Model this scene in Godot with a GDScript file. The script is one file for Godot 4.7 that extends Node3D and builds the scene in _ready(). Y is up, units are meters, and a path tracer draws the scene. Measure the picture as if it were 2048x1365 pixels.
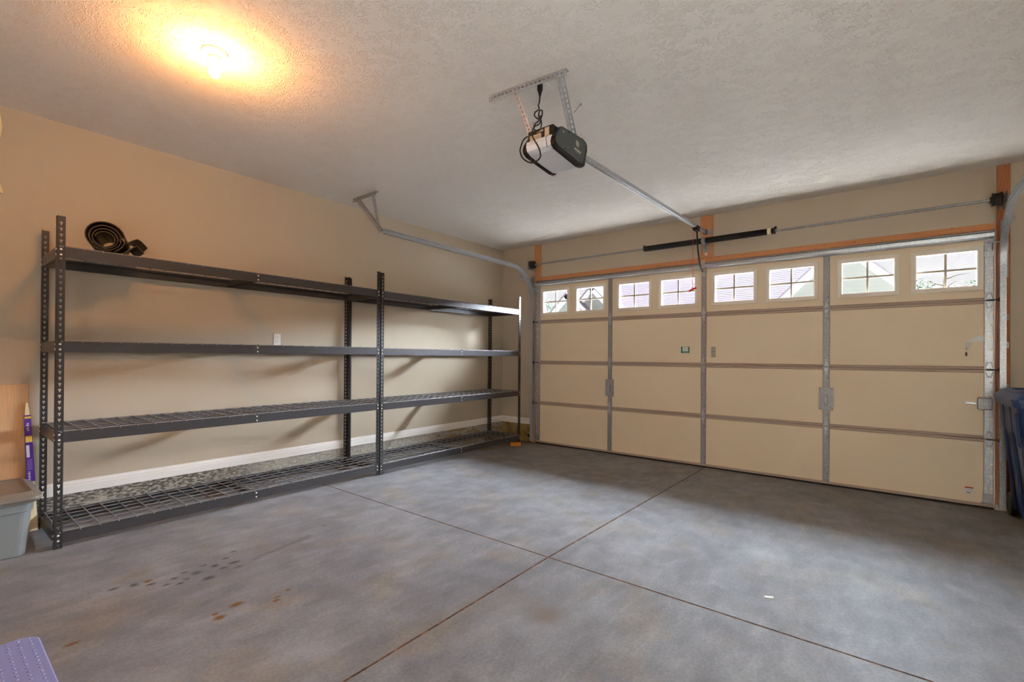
extends Node3D
# A garage seen from its back corner: x runs right along the overhead door, z towards the camera, y up.

const RH := 3.0023            # ceiling height
const RX := 6.30              # right wall
const RZ := 7.0               # back wall
const DX := 0.664             # left edge of the overhead door
const DW := 4.871             # width of the overhead door
const SH := 0.6096            # height of one door section
var M := {}
var rng := RandomNumberGenerator.new()

func _ready() -> void:
	rng.seed = 7
	setup_view()
	make_materials()
	build_room()
	build_trim()
	build_outside()
	build_door()
	build_tracks()
	build_springs()
	build_opener()
	build_lamp()
	build_racks()
	build_small_things()

# ---------------------------------------------------------------- camera, sky, sun, exposure
func setup_view() -> void:
	var cam := Camera3D.new(); cam.name = "camera"
	var yaw := 0.6626; var pit := 0.0040; var rol := 0.0067; var f := 930.297; var py := 708.936
	var r := Vector3(cos(yaw), 0, -sin(yaw)); var fw := Vector3(-sin(yaw), 0, -cos(yaw)); var up := Vector3.UP
	var fw2 := fw * cos(pit) + up * sin(pit); var up2 := up * cos(pit) - fw * sin(pit)
	var r3 := r * cos(rol) + up2 * sin(rol); var up3 := up2 * cos(rol) - r * sin(rol)
	cam.transform = Transform3D(Basis(r3, up3, -fw2), Vector3(4.7141, 1.3114, 5.7915))
	cam.projection = Camera3D.PROJECTION_FRUSTUM
	cam.near = 0.05; cam.far = 200.0
	cam.size = 0.05 * 1365.0 / f
	cam.frustum_offset = Vector2(0, 0.05 * (py - 682.5) / f)
	add_child(cam); cam.current = true
	var env := Environment.new()
	env.background_mode = Environment.BG_SKY
	var sky := Sky.new(); var sm := ProceduralSkyMaterial.new()
	sm.sky_top_color = Color(0.49, 0.51, 0.54); sm.sky_horizon_color = Color(0.56, 0.555, 0.555); sm.sky_curve = 0.3
	sm.ground_bottom_color = Color(0.25, 0.25, 0.24); sm.ground_horizon_color = Color(0.42, 0.42, 0.41)
	sky.sky_material = sm; env.sky = sky
	env.tonemap_mode = Environment.TONE_MAPPER_LINEAR
	env.tonemap_exposure = 4.0
	env.sdfgi_enabled = true; env.ssao_enabled = true; env.ssil_enabled = true
	var we := WorldEnvironment.new(); we.name = "world_environment"; we.environment = env; add_child(we)
	# veiled sun behind bright cloud over the house across the street: wide and soft
	var sun := DirectionalLight3D.new(); sun.name = "veiled_sun"
	sun.sky_mode = DirectionalLight3D.SKY_MODE_LIGHT_ONLY
	sun.light_color = Color(0.89, 0.94, 1.0); sun.light_energy = 20.0; sun.light_angular_distance = 56.0
	sun.shadow_enabled = true
	add_child(sun)
	sun.look_at_from_position(Vector3.ZERO, Vector3(-0.40, -0.60, 0.72), Vector3.UP)

func fy(z: float) -> float:   # the slab falls towards the door
	return 0.0676 * clampf(z, -30.0, 3.375) / 3.375

# ---------------------------------------------------------------- helpers
func mat(c: Color, rough := 0.8, metal := 0.0, spec := 0.5) -> StandardMaterial3D:
	var m := StandardMaterial3D.new()
	m.albedo_color = c; m.roughness = rough; m.metallic = metal; m.metallic_specular = spec
	return m

func noise(freq: float, sd: int, type := FastNoiseLite.TYPE_SIMPLEX_SMOOTH, oct := 4, ridged := false, warp := 0.0) -> FastNoiseLite:
	var n := FastNoiseLite.new(); n.seed = sd; n.frequency = freq; n.noise_type = type
	n.fractal_type = FastNoiseLite.FRACTAL_RIDGED if ridged else FastNoiseLite.FRACTAL_FBM
	n.fractal_octaves = oct
	if warp > 0.0:
		n.domain_warp_enabled = true; n.domain_warp_amplitude = warp; n.domain_warp_frequency = freq * 0.7
	return n

func noise_tex(n: FastNoiseLite, size: int, ramp: Array = []) -> NoiseTexture2D:
	var t := NoiseTexture2D.new(); t.width = size; t.height = size; t.seamless = true; t.noise = n
	if ramp.size():
		var g := Gradient.new(); var o := PackedFloat32Array(); var cs := PackedColorArray()
		for e in ramp: o.append(e[0]); cs.append(e[1])
		g.offsets = o; g.colors = cs; t.color_ramp = g
	return t

func tri(m: StandardMaterial3D, s: Vector3) -> StandardMaterial3D:
	m.uv1_triplanar = true; m.uv1_world_triplanar = true; m.uv1_scale = s
	return m

func mb() -> SurfaceTool:
	var s := SurfaceTool.new(); s.begin(Mesh.PRIMITIVE_TRIANGLES)
	return s

func vt(s: SurfaceTool, p: Vector3, n: Vector3, uv := Vector2.ZERO) -> void:
	s.set_normal(n); s.set_uv(uv); s.add_vertex(p)

# corners counter-clockwise as seen from outside
func q4(s: SurfaceTool, a: Vector3, b: Vector3, c: Vector3, d: Vector3) -> void:
	var n := (b - a).cross(c - a)
	if n.length_squared() < 1e-16: n = (c - a).cross(d - a)
	n = n.normalized()
	vt(s, a, n, Vector2(0, 1)); vt(s, c, n, Vector2(1, 0)); vt(s, b, n, Vector2(1, 1))
	vt(s, a, n, Vector2(0, 1)); vt(s, d, n, Vector2(0, 0)); vt(s, c, n, Vector2(1, 0))

func t3(s: SurfaceTool, a: Vector3, b: Vector3, c: Vector3) -> void:
	var n := (b - a).cross(c - a).normalized()
	vt(s, a, n); vt(s, c, n); vt(s, b, n)

func bx(s: SurfaceTool, lo: Vector3, hi: Vector3, bev := 0.0, xf := Transform3D.IDENTITY) -> void:
	var c := (lo + hi) * 0.5; var h := (hi - lo).abs() * 0.5
	var b := minf(bev, minf(h.x, minf(h.y, h.z)) * 0.49)
	var dirs := [[Vector3.RIGHT, Vector3.UP, Vector3.BACK], [Vector3.LEFT, Vector3.UP, Vector3.FORWARD], [Vector3.UP, Vector3.BACK, Vector3.RIGHT], [Vector3.DOWN, Vector3.BACK, Vector3.LEFT], [Vector3.BACK, Vector3.RIGHT, Vector3.UP], [Vector3.FORWARD, Vector3.LEFT, Vector3.UP]]
	for d in dirs:
		var n: Vector3 = d[0]; var u: Vector3 = d[1]; var v: Vector3 = d[2]
		var o := c + n * absf(n.dot(h))
		var uu: Vector3 = u * (absf(u.dot(h)) - b); var vv: Vector3 = v * (absf(v.dot(h)) - b)
		q4(s, xf * (o - uu - vv), xf * (o + uu - vv), xf * (o + uu + vv), xf * (o - uu + vv))
	if b <= 0.0: return
	for ax in 3:
		for i in [-1, 1]:
			for j in [-1, 1]:
				var e := Vector3.ZERO; e[ax] = h[ax] - b
				var u := Vector3.ZERO; u[(ax + 1) % 3] = i
				var v := Vector3.ZERO; v[(ax + 2) % 3] = j
				var hu: float = h[(ax + 1) % 3]; var hv: float = h[(ax + 2) % 3]
				var p := c + u * hu + v * (hv - b); var w := c + u * (hu - b) + v * hv
				if i * j > 0: q4(s, xf * (p - e), xf * (w - e), xf * (w + e), xf * (p + e))
				else: q4(s, xf * (p + e), xf * (w + e), xf * (w - e), xf * (p - e))
	for i in [-1, 1]:
		for j in [-1, 1]:
			for k in [-1, 1]:
				var sx := Vector3(i, j, k)
				var a := c + Vector3(i * h.x, j * (h.y - b), k * (h.z - b))
				var d2 := c + Vector3(i * (h.x - b), j * h.y, k * (h.z - b))
				var e2 := c + Vector3(i * (h.x - b), j * (h.y - b), k * h.z)
				if sx.x * sx.y * sx.z > 0: t3(s, xf * a, xf * d2, xf * e2)
				else: t3(s, xf * a, xf * e2, xf * d2)

func frame_of(t: Vector3, hint := Vector3.UP) -> Basis:
	var z := t.normalized()
	var u := hint
	if absf(u.dot(z)) > 0.98: u = Vector3.RIGHT
	var x := u.cross(z).normalized()
	return Basis(x, z.cross(x), z)

func tube(s: SurfaceTool, pts: Array, rad: float, n := 8, caps := true, rads: Array = []) -> void:
	var fr: Array[Basis] = []
	for i in pts.size():
		var a: Vector3 = pts[maxi(i - 1, 0)]; var b: Vector3 = pts[mini(i + 1, pts.size() - 1)]
		var z := (b - a).normalized()
		if i == 0: fr.append(frame_of(z))
		else:
			var x: Vector3 = fr[i - 1].x; x = (x - z * x.dot(z)).normalized()
			fr.append(Basis(x, z.cross(x), z))
	for i in pts.size() - 1:
		var r0: float = rads[i] if rads.size() else rad
		var r1: float = rads[i + 1] if rads.size() else rad
		for k in n:
			var a0 := TAU * k / n; var a1 := TAU * (k + 1) / n
			var n00 := fr[i].x * cos(a0) + fr[i].y * sin(a0); var n01 := fr[i].x * cos(a1) + fr[i].y * sin(a1)
			var n10 := fr[i + 1].x * cos(a0) + fr[i + 1].y * sin(a0); var n11 := fr[i + 1].x * cos(a1) + fr[i + 1].y * sin(a1)
			var p: Vector3 = pts[i]; var q: Vector3 = pts[i + 1]
			vt(s, p + n00 * r0, n00); vt(s, q + n11 * r1, n11); vt(s, p + n01 * r0, n01)
			vt(s, p + n00 * r0, n00); vt(s, q + n10 * r1, n10); vt(s, q + n11 * r1, n11)
	if caps:
		for e in [0, pts.size() - 1]:
			var r0: float = rads[e] if rads.size() else rad
			var p: Vector3 = pts[e]; var nn: Vector3 = -fr[e].z if e == 0 else fr[e].z
			for k in n:
				var a0 := TAU * k / n; var a1 := TAU * (k + 1) / n
				var u := p + (fr[e].x * cos(a0) + fr[e].y * sin(a0)) * r0; var w := p + (fr[e].x * cos(a1) + fr[e].y * sin(a1)) * r0
				if e == 0: vt(s, p, nn); vt(s, u, nn); vt(s, w, nn)
				else: vt(s, p, nn); vt(s, w, nn); vt(s, u, nn)

# profile of (radius, height) about the y axis of xf; smooth all round, smooth along where smooth is set
func lathe(s: SurfaceTool, prof: Array, n := 24, xf := Transform3D.IDENTITY, smooth := false) -> void:
	var nr: Array[Vector2] = []
	for i in prof.size() - 1:
		var d: Vector2 = prof[i + 1] - prof[i]
		nr.append(Vector2(d.y, -d.x).normalized())
	for i in prof.size() - 1:
		var a: Vector2 = prof[i]; var b: Vector2 = prof[i + 1]
		var na := nr[i]; var nb := nr[i]
		if smooth:
			if i > 0: na = (nr[i] + nr[i - 1]).normalized()
			if i < nr.size() - 1: nb = (nr[i] + nr[i + 1]).normalized()
		for k in n:
			var c0 := Vector3(cos(TAU * k / n), 0, sin(TAU * k / n)); var c1 := Vector3(cos(TAU * (k + 1) / n), 0, sin(TAU * (k + 1) / n))
			var pa := [c0 * a.x + Vector3.UP * a.y, c1 * a.x + Vector3.UP * a.y, c1 * b.x + Vector3.UP * b.y, c0 * b.x + Vector3.UP * b.y]
			var pn := [c0 * na.x + Vector3.UP * na.y, c1 * na.x + Vector3.UP * na.y, c1 * nb.x + Vector3.UP * nb.y, c0 * nb.x + Vector3.UP * nb.y]
			for id in ([0, 1, 2, 0, 2, 3] if xf.basis.determinant() > 0.0 else [0, 2, 1, 0, 3, 2]):
				vt(s, xf * pa[id], (xf.basis * pn[id]).normalized())

# a closed polygon (counter-clockwise in x, y) pushed from z = z0 to z1 in the frame xf
func prism(s: SurfaceTool, poly: PackedVector2Array, z0: float, z1: float, xf := Transform3D.IDENTITY) -> void:
	var n := poly.size()
	for i in n:
		var a := poly[i]; var b := poly[(i + 1) % n]
		q4(s, xf * Vector3(a.x, a.y, z0), xf * Vector3(b.x, b.y, z0), xf * Vector3(b.x, b.y, z1), xf * Vector3(a.x, a.y, z1))
	var id := Geometry2D.triangulate_polygon(poly)
	for i in range(0, id.size(), 3):
		var a := poly[id[i]]; var b := poly[id[i + 1]]; var c := poly[id[i + 2]]
		if (b - a).cross(c - a) < 0.0: var t := b; b = c; c = t
		t3(s, xf * Vector3(a.x, a.y, z1), xf * Vector3(b.x, b.y, z1), xf * Vector3(c.x, c.y, z1))
		t3(s, xf * Vector3(a.x, a.y, z0), xf * Vector3(c.x, c.y, z0), xf * Vector3(b.x, b.y, z0))

# a polygon in (side, normal) swept along a path that stays in one plane; side is constant
func sweep(s: SurfaceTool, poly: PackedVector2Array, pts: Array, side: Vector3) -> void:
	var rings := []
	for i in pts.size():
		var a: Vector3 = pts[maxi(i - 1, 0)]; var b: Vector3 = pts[mini(i + 1, pts.size() - 1)]
		var t := (b - a).normalized(); var nn := side.cross(t).normalized()
		var ring := []
		for p in poly: ring.append(pts[i] + side * p.x + nn * p.y)
		rings.append(ring)
	var n := poly.size()
	for i in pts.size() - 1:
		for k in n:
			q4(s, rings[i][k], rings[i][(k + 1) % n], rings[i + 1][(k + 1) % n], rings[i + 1][k])
	var id := Geometry2D.triangulate_polygon(poly)
	for e in [0, pts.size() - 1]:
		for i in range(0, id.size(), 3):
			t3(s, rings[e][id[i]], rings[e][id[i + 1]], rings[e][id[i + 2]])

# a flat strip with slots: length along x, width along y (0..w), thickness along z (0..t)
func slotted(s: SurfaceTool, length: float, w: float, t: float, pitch: float, hw: float, hl: float, xf := Transform3D.IDENTITY, keyhole := false, rows := 1) -> void:
	var n := int(length / pitch)
	var gap := (w - hw * rows) / (rows + 1)
	for r in rows + 1:
		var y0 := r * (gap + hw)
		bx(s, Vector3(0, y0, 0), Vector3(length, y0 + gap, t), 0, xf)
	for r in rows:
		var y0 := gap + r * (gap + hw)
		var at := 0.0
		for i in n:
			var hx := i * pitch + (pitch - hl) * 0.5
			bx(s, Vector3(at, y0, 0), Vector3(hx, y0 + hw, t), 0, xf)
			if keyhole:
				bx(s, Vector3(hx, y0, 0), Vector3(hx + hl * 0.5, y0 + hw * 0.27, t), 0, xf)
				bx(s, Vector3(hx, y0 + hw * 0.73, 0), Vector3(hx + hl * 0.5, y0 + hw, t), 0, xf)
			at = hx + hl
		bx(s, Vector3(at, y0, 0), Vector3(length, y0 + hw, t), 0, xf)

func obj(called: String, s: SurfaceTool, m: Material, parent: Node = null) -> MeshInstance3D:
	var o := MeshInstance3D.new(); o.name = called if parent else numbered(called)
	o.mesh = s.commit(); o.material_override = m
	(parent if parent else self).add_child(o, true)
	return o

func same(called: String, mesh: Mesh, m: Material, parent: Node, at: Transform3D) -> MeshInstance3D:
	var o := MeshInstance3D.new(); o.name = called; o.mesh = mesh; o.material_override = m; o.transform = at
	parent.add_child(o, true)
	return o

var taken := {}
func numbered(called: String) -> String:
	if not taken.has(called): taken[called] = 0; return called
	taken[called] += 1
	return "%s_%03d" % [called, taken[called]]

func tag(o: Node, label: String, category: String, group := "", kind := "") -> void:
	o.set_meta("label", label); o.set_meta("category", category)
	if group: o.set_meta("group", group)
	if kind: o.set_meta("kind", kind)

func thing(called: String, label: String, category: String, at := Vector3.ZERO, group := "", kind := "") -> Node3D:
	var o := Node3D.new(); o.name = numbered(called); add_child(o); o.position = at
	tag(o, label, category, group, kind)
	return o

func say(o: Node, label: String) -> Node:
	o.set_meta("label", label); return o

# ---------------------------------------------------------------- materials
func make_materials() -> void:
	# painted drywall
	M.wall_white = mat(Color(0.92, 0.87, 0.79), 0.75, 0, 0.35)
	var w := mat(Color(0.75, 0.695, 0.61), 0.75, 0, 0.35)
	w.heightmap_enabled = false
	M.wall = w
	# textured ceiling: stomped compound, short curved ridges
	var ce := mat(Color(0.93, 0.91, 0.88), 0.85, 0, 0.25)
	ce.normal_enabled = false
	ce.heightmap_enabled = true; ce.heightmap_scale = 0.40
	ce.heightmap_texture = stomp_texture()
	tri(ce, Vector3(0.66, 0.66, 0.66)); M.ceiling = ce
	M.white_trim = mat(Color(0.90, 0.88, 0.85), 0.5, 0, 0.4)
	M.foundation = mat(Color.WHITE, 0.95, 0, 0.2); M.foundation.albedo_texture = foundation_texture()
	M.foundation_front = tri(mat(Color.WHITE, 0.95, 0, 0.2), Vector3(0.9, 0.9, 0.9))
	M.foundation_front.albedo_texture = noise_tex(noise(0.02, 3), 256, [[0.2, Color(0.46, 0.38, 0.24)], [0.55, Color(0.60, 0.51, 0.35)], [0.9, Color(0.64, 0.57, 0.43)]])
	var fl := mat(Color.WHITE, 0.62, 0, 0.45); fl.albedo_texture = floor_texture(); M.floor = fl
	M.joint = tri(mat(Color.WHITE, 0.95, 0, 0.2), Vector3(2, 2, 2))
	M.joint.albedo_texture = noise_tex(noise(0.03, 8), 256, [[0.3, Color(0.30, 0.21, 0.15)], [0.6, Color(0.44, 0.31, 0.22)], [0.9, Color(0.54, 0.40, 0.29)]])
	M.plate = mat(Color(0.93, 0.91, 0.87), 0.4)
	# lumber
	M.lumber = lumber(Color(0.84, 0.61, 0.43), Color(0.75, 0.50, 0.33), 21)
	M.lumber_dark = lumber(Color(0.75, 0.50, 0.35), Color(0.64, 0.39, 0.25), 22)
	M.shim = lumber(Color(0.88, 0.58, 0.28), Color(0.74, 0.42, 0.16), 23)
	M.plywood = lumber(Color(0.85, 0.68, 0.50), Color(0.80, 0.62, 0.45), 24, 2.0)
	# metals
	var ga := mat(Color(0.78, 0.79, 0.80), 0.36, 0.5, 0.5)
	ga.albedo_texture = noise_tex(noise(0.05, 31, FastNoiseLite.TYPE_CELLULAR, 2), 256, [[0.0, Color(0.80, 0.80, 0.80)], [1.0, Color(1, 1, 1)]])
	tri(ga, Vector3(4, 4, 4)); M.galv = ga
	var gd := mat(Color(0.68, 0.675, 0.67), 0.42, 0.4, 0.5)
	gd.albedo_texture = ga.albedo_texture; tri(gd, Vector3(4, 4, 4)); M.galv_dull = gd
	var rk := mat(Color(0.25, 0.24, 0.245), 0.34, 0.3, 0.6)
	rk.heightmap_enabled = true; rk.heightmap_scale = 0.03
	rk.heightmap_texture = noise_tex(noise(0.06, 33, FastNoiseLite.TYPE_CELLULAR, 1), 256)
	tri(rk, Vector3(8, 8, 8)); M.rack = rk
	M.rack_post = mat(Color(0.22, 0.215, 0.215), 0.42, 0.35, 0.5)
	M.wire = mat(Color(0.52, 0.51, 0.505), 0.35, 0.1)
	M.rivet = mat(Color(0.92, 0.91, 0.89), 0.35, 0.2)
	M.black = mat(Color(0.055, 0.055, 0.06), 0.45)
	M.black_metal = mat(Color(0.07, 0.072, 0.085), 0.42, 0.2)
	M.rubber = mat(Color(0.05, 0.048, 0.048), 0.7)
	M.iron = mat(Color(0.22, 0.21, 0.21), 0.5, 0.5)
	# door
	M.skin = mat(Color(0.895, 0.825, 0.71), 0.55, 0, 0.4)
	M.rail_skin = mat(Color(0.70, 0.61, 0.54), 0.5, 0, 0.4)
	M.door_trim = mat(Color(0.90, 0.86, 0.80), 0.45, 0, 0.4)
	M.muntin = mat(Color(0.66, 0.62, 0.55), 0.5)
	var gl := mat(Color(0.03, 0.04, 0.04, 0.06), 0.02, 0, 0.5); gl.transparency = BaseMaterial3D.TRANSPARENCY_ALPHA; M.glass = gl
	var vc := mat(Color.WHITE, 0.6, 0, 0.4); vc.vertex_color_use_as_albedo = true; M.print = vc
	# opener
	M.cap_face = mat(Color(0.27, 0.285, 0.275), 0.5)
	M.lens = mat(Color(0.86, 0.86, 0.87), 0.32, 0, 0.5)
	M.red = mat(Color(0.85, 0.09, 0.08), 0.45)
	M.red_cord = mat(Color(0.86, 0.30, 0.26), 0.7)
	M.porcelain = mat(Color(0.93, 0.92, 0.88), 0.25)
	# other
	M.tote = mat(Color(0.49, 0.50, 0.50), 0.42)
	M.tote_lid = mat(Color(0.47, 0.44, 0.40), 0.28)
	M.bin = mat(Color(0.085, 0.20, 0.37), 0.40)
	M.mat_foam = mat(Color(0.52, 0.53, 0.71), 0.65)
	M.mat_rubber = mat(Color(0.16, 0.135, 0.115), 0.42)
	M.cream = mat(Color(0.90, 0.84, 0.66), 0.6)
	M.siding = mat(Color(0.475, 0.48, 0.45), 0.6)
	M.house_trim = mat(Color(0.74, 0.74, 0.73), 0.5)
	var sh := mat(Color.WHITE, 0.9)
	sh.albedo_texture = noise_tex(noise(0.08, 44, FastNoiseLite.TYPE_CELLULAR, 3), 512, [[0.0, Color(0.40, 0.36, 0.38)], [0.5, Color(0.45, 0.41, 0.43)], [1.0, Color(0.51, 0.475, 0.49)]])
	tri(sh, Vector3(0.35, 1.2, 0.35)); M.shingle = sh
	M.leaf = mat(Color(0.19, 0.33, 0.16), 0.8)
	M.bark = mat(Color(0.35, 0.28, 0.22), 0.9)
	M.drive = tri(mat(Color.WHITE, 0.9), Vector3(0.4, 0.4, 0.4))
	M.drive.albedo_texture = noise_tex(noise(0.02, 51), 256, [[0.2, Color(0.58, 0.575, 0.56)], [0.8, Color(0.64, 0.635, 0.62)]])
	M.lawn = tri(mat(Color.WHITE, 1.0), Vector3(0.5, 0.5, 0.5))
	M.lawn.albedo_texture = noise_tex(noise(0.05, 52), 256, [[0.2, Color(0.09, 0.11, 0.07)], [0.8, Color(0.13, 0.15, 0.10)]])
	M.brick_wall = mat(Color(0.70, 0.66, 0.60), 0.8)

# ceiling compound pulled up by a round brush: fans of short curved ridges, tiling every 1.5 m
func stomp_texture() -> ImageTexture:
	var n := 1280
	var h := PackedFloat32Array(); h.resize(n * n)
	for c in 620:
		var cx := rng.randf() * n; var cy := rng.randf() * n; var turn := rng.randf() * TAU; var bend := rng.randf_range(-0.9, 0.9)
		for k in 26:
			var a := turn + rng.randfn(0.0, 0.75); var r0 := rng.randf_range(3.0, 40.0); var ln := rng.randf_range(9.0, 30.0)
			var off := rng.randf_range(-26.0, 26.0)
			var p := Vector2(cx, cy) + Vector2(cos(a), sin(a)) * r0 + Vector2(-sin(a), cos(a)) * off
			var amp := rng.randf_range(0.35, 1.0)
			var steps := int(ln)
			for i in steps:
				var t := float(i) / steps
				a += bend * 0.022
				p += Vector2(cos(a), sin(a))
				var e := amp * sin(PI * t)
				for dj in range(-2, 3):
					for di in range(-2, 3):
						var x := posmod(int(p.x) + di, n); var y := posmod(int(p.y) + dj, n)
						var w := e * exp(-0.62 * (di * di + dj * dj))
						if w > h[y * n + x]: h[y * n + x] = w
	var out := PackedByteArray(); out.resize(n * n)
	for i in n * n: out[i] = int(clampf(h[i], 0, 1) * 255.0)
	return ImageTexture.create_from_image(Image.create_from_data(n, n, false, Image.FORMAT_L8, out))

func lumber(a: Color, b: Color, sd: int, knots := 0.60) -> StandardMaterial3D:
	var n := noise(0.012, sd, FastNoiseLite.TYPE_SIMPLEX_SMOOTH, 4)
	var im := Image.create(128, 1024, false, Image.FORMAT_RGB8)
	var k := noise(0.02, sd + 100)
	for y in 1024:
		for x in 128:
			var v := n.get_noise_2d(x * 6.0, y * 0.35) * 0.5 + 0.5
			var g := 0.5 + 0.5 * sin(x * 0.55 + 9.0 * n.get_noise_2d(x * 0.8, y * 0.2))
			var c := a.lerp(b, clampf(v * 0.6 + g * 0.35, 0, 1))
			if k.get_noise_2d(x * 1.9, y * 1.5) > knots: c = c.lerp(Color(0.22, 0.10, 0.05), 0.7)
			im.set_pixel(x, y, c)
	var m := mat(Color.WHITE, 0.65, 0, 0.35); m.albedo_texture = ImageTexture.create_from_image(im)
	tri(m, Vector3(5.0, 0.8, 5.0))
	return m

# concrete slab: pale trowelled mottling with tan blooms, oil drips, rust drips
func floor_texture() -> ImageTexture:
	var n := 1536
	var a := noise(0.0035, 11, FastNoiseLite.TYPE_SIMPLEX_SMOOTH, 5, false, 60.0).get_image(n, n).get_data()
	var b := noise(0.016, 12, FastNoiseLite.TYPE_SIMPLEX_SMOOTH, 4, false, 40.0).get_image(n, n).get_data()
	var c := noise(0.006, 13, FastNoiseLite.TYPE_SIMPLEX_SMOOTH, 4, false, 90.0).get_image(n, n).get_data()
	var d := noise(0.20, 14, FastNoiseLite.TYPE_SIMPLEX, 2).get_image(n, n).get_data()
	var st := noise(0.045, 15, FastNoiseLite.TYPE_SIMPLEX_SMOOTH, 4, false, 40.0).get_image(n, n / 3)
	st.resize(n, n, Image.INTERPOLATE_CUBIC)     # strokes of the trowel, drawn out along the slab
	st.convert(Image.FORMAT_L8)
	var e := st.get_data()
	var out := PackedByteArray(); out.resize(n * n * 3)
	for i in n * n:
		var va: float = a[i] / 255.0; var vb: float = b[i] / 255.0; var vc: float = c[i] / 255.0; var vd: float = d[i] / 255.0; var ve: float = e[i] / 255.0
		var l := 0.47 + 0.085 * (va - 0.5) + 0.095 * (vb - 0.5) + 0.06 * (vd - 0.5) + 0.06 * (ve - 0.5)
		if ve > 0.72 and vb > 0.5: l += (ve - 0.72) * 0.12
		var tan_ := clampf((vc - 0.54) * 3.2, 0, 1) * 0.035
		out[i * 3] = int(clampf((l + tan_ * 0.6) * 255.0, 0, 255)); out[i * 3 + 1] = int(clampf((l - 0.006) * 255.0, 0, 255)); out[i * 3 + 2] = int(clampf((l + 0.003 - tan_) * 255.0, 0, 255))
	var im := Image.create_from_data(n, n, false, Image.FORMAT_RGB8, out)
	# oil drips and rust drips: [x, z, radius along x, along z, colour, strength]
	var oil := Color(0.20, 0.19, 0.19); var rust := Color(0.40, 0.21, 0.01); var tan2 := Color(0.55, 0.45, 0.30)
	var spots := [[1.60, 4.74, 0.020, 0.03], [1.70, 4.61, 0.025, 0.05], [1.62, 4.84, 0.02, 0.03], [1.66, 4.90, 0.02, 0.03], [1.58, 5.06, 0.03, 0.03], [1.64, 5.00, 0.02, 0.035], [1.71, 4.95, 0.02, 0.03], [1.72, 4.86, 0.02, 0.025], [1.75, 4.90, 0.018, 0.025], [1.66, 4.70, 0.03, 0.03], [1.73, 4.68, 0.02, 0.04], [1.78, 4.62, 0.02, 0.04], [1.60, 4.62, 0.02, 0.03], [1.68, 4.80, 0.03, 0.04], [1.53, 4.55, 0.02, 0.03], [1.55, 5.14, 0.02, 0.04], [1.55, 3.95, 0.014, 0.02], [1.80, 4.78, 0.03, 0.05]]
	for s in spots: blot(im, s[0], s[1], s[2] * 0.62, s[3] * 0.55, oil, 0.45 + 0.35 * absf(sin(s[0] * 91.0 + s[1] * 37.0)))
	for k in 26:   # a smear dragged towards the door
		var t := k / 25.0
		blot(im, lerpf(1.74, 1.66, t) + 0.012 * sin(k * 1.7), lerpf(4.52, 4.12, t), 0.008 + 0.016 * t, 0.022, oil, 0.16 + 0.08 * sin(k * 2.3))
	for s in [[2.277, 4.898, 0.022, 0.028], [2.215, 4.80, 0.02, 0.034], [2.23, 4.90, 0.012, 0.016], [2.33, 4.66, 0.014, 0.02], [2.30, 4.64, 0.01, 0.016], [2.27, 4.57, 0.012, 0.016], [1.585, 5.00, 0.018, 0.022], [2.01, 5.37, 0.014, 0.03]]: blot(im, s[0], s[1], s[2] * 0.8, s[3] * 0.8, rust, 0.85)
	blot(im, 3.46, 3.90, 0.10, 0.10, Color(0.42, 0.35, 0.30), 0.35); blot(im, 3.47, 3.92, 0.05, 0.06, Color(0.40, 0.30, 0.22), 0.4)
	blot(im, 3.38, 3.86, 0.30, 0.26, Color(0.47, 0.46, 0.47), 0.25)
	for k in 60:   # tracked-in dirt by the door and along the shelves
		blot(im, rng.randf_range(0.7, 3.0), rng.randf_range(0.7, 1.5), rng.randf_range(0.04, 0.16), rng.randf_range(0.02, 0.05), Color(0.36, 0.33, 0.30), 0.16)
	for k in 26:
		blot(im, rng.randf_range(0.8, 1.7), rng.randf_range(3.4, 4.9), rng.randf_range(0.02, 0.06), rng.randf_range(0.05, 0.16), Color(0.44, 0.42, 0.41), 0.14)
	for k in 40:
		blot(im, rng.randf_range(1.0, 5.6), rng.randf_range(2.0, 5.6), rng.randf_range(0.02, 0.07), rng.randf_range(0.02, 0.07), tan2, 0.10)
	for k in 50:
		blot(im, rng.randf_range(1.0, 5.6), rng.randf_range(1.2, 5.6), 0.006, 0.006, Color(0.70, 0.68, 0.66), 0.25)
	for k in [[0.30, 4.02], [0.36, 3.80], [0.34, 2.95], [0.25, 2.70], [0.42, 0.9]]: blot(im, k[0], k[1], 0.11, 0.14, Color(0.44, 0.28, 0.15), 0.5)   # damp brown patches under the shelves
	return ImageTexture.create_from_image(im)

func blot(im: Image, x: float, z: float, rx: float, rz: float, c: Color, a: float) -> void:
	var n := im.get_width(); var sx := n / 6.2; var sz := n / 7.2
	var cx := x * sx; var cz := (z + 0.2) * sz; var px := rx * sx; var pz := rz * sz
	for j in range(int(cz - pz * 1.6) - 1, int(cz + pz * 1.6) + 2):
		for i in range(int(cx - px * 1.6) - 1, int(cx + px * 1.6) + 2):
			if i < 0 or j < 0 or i >= n or j >= n: continue
			var d := Vector2((i - cx) / maxf(px, 0.7), (j - cz) / maxf(pz, 0.7)).length()
			d += 0.25 * sin(i * 0.9 + j * 1.3) * sin(j * 0.7 - i * 0.4)
			var k := a * clampf(1.5 - d, 0, 1)
			if k > 0.0: im.set_pixel(i, j, im.get_pixel(i, j).lerp(c, k))

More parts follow.
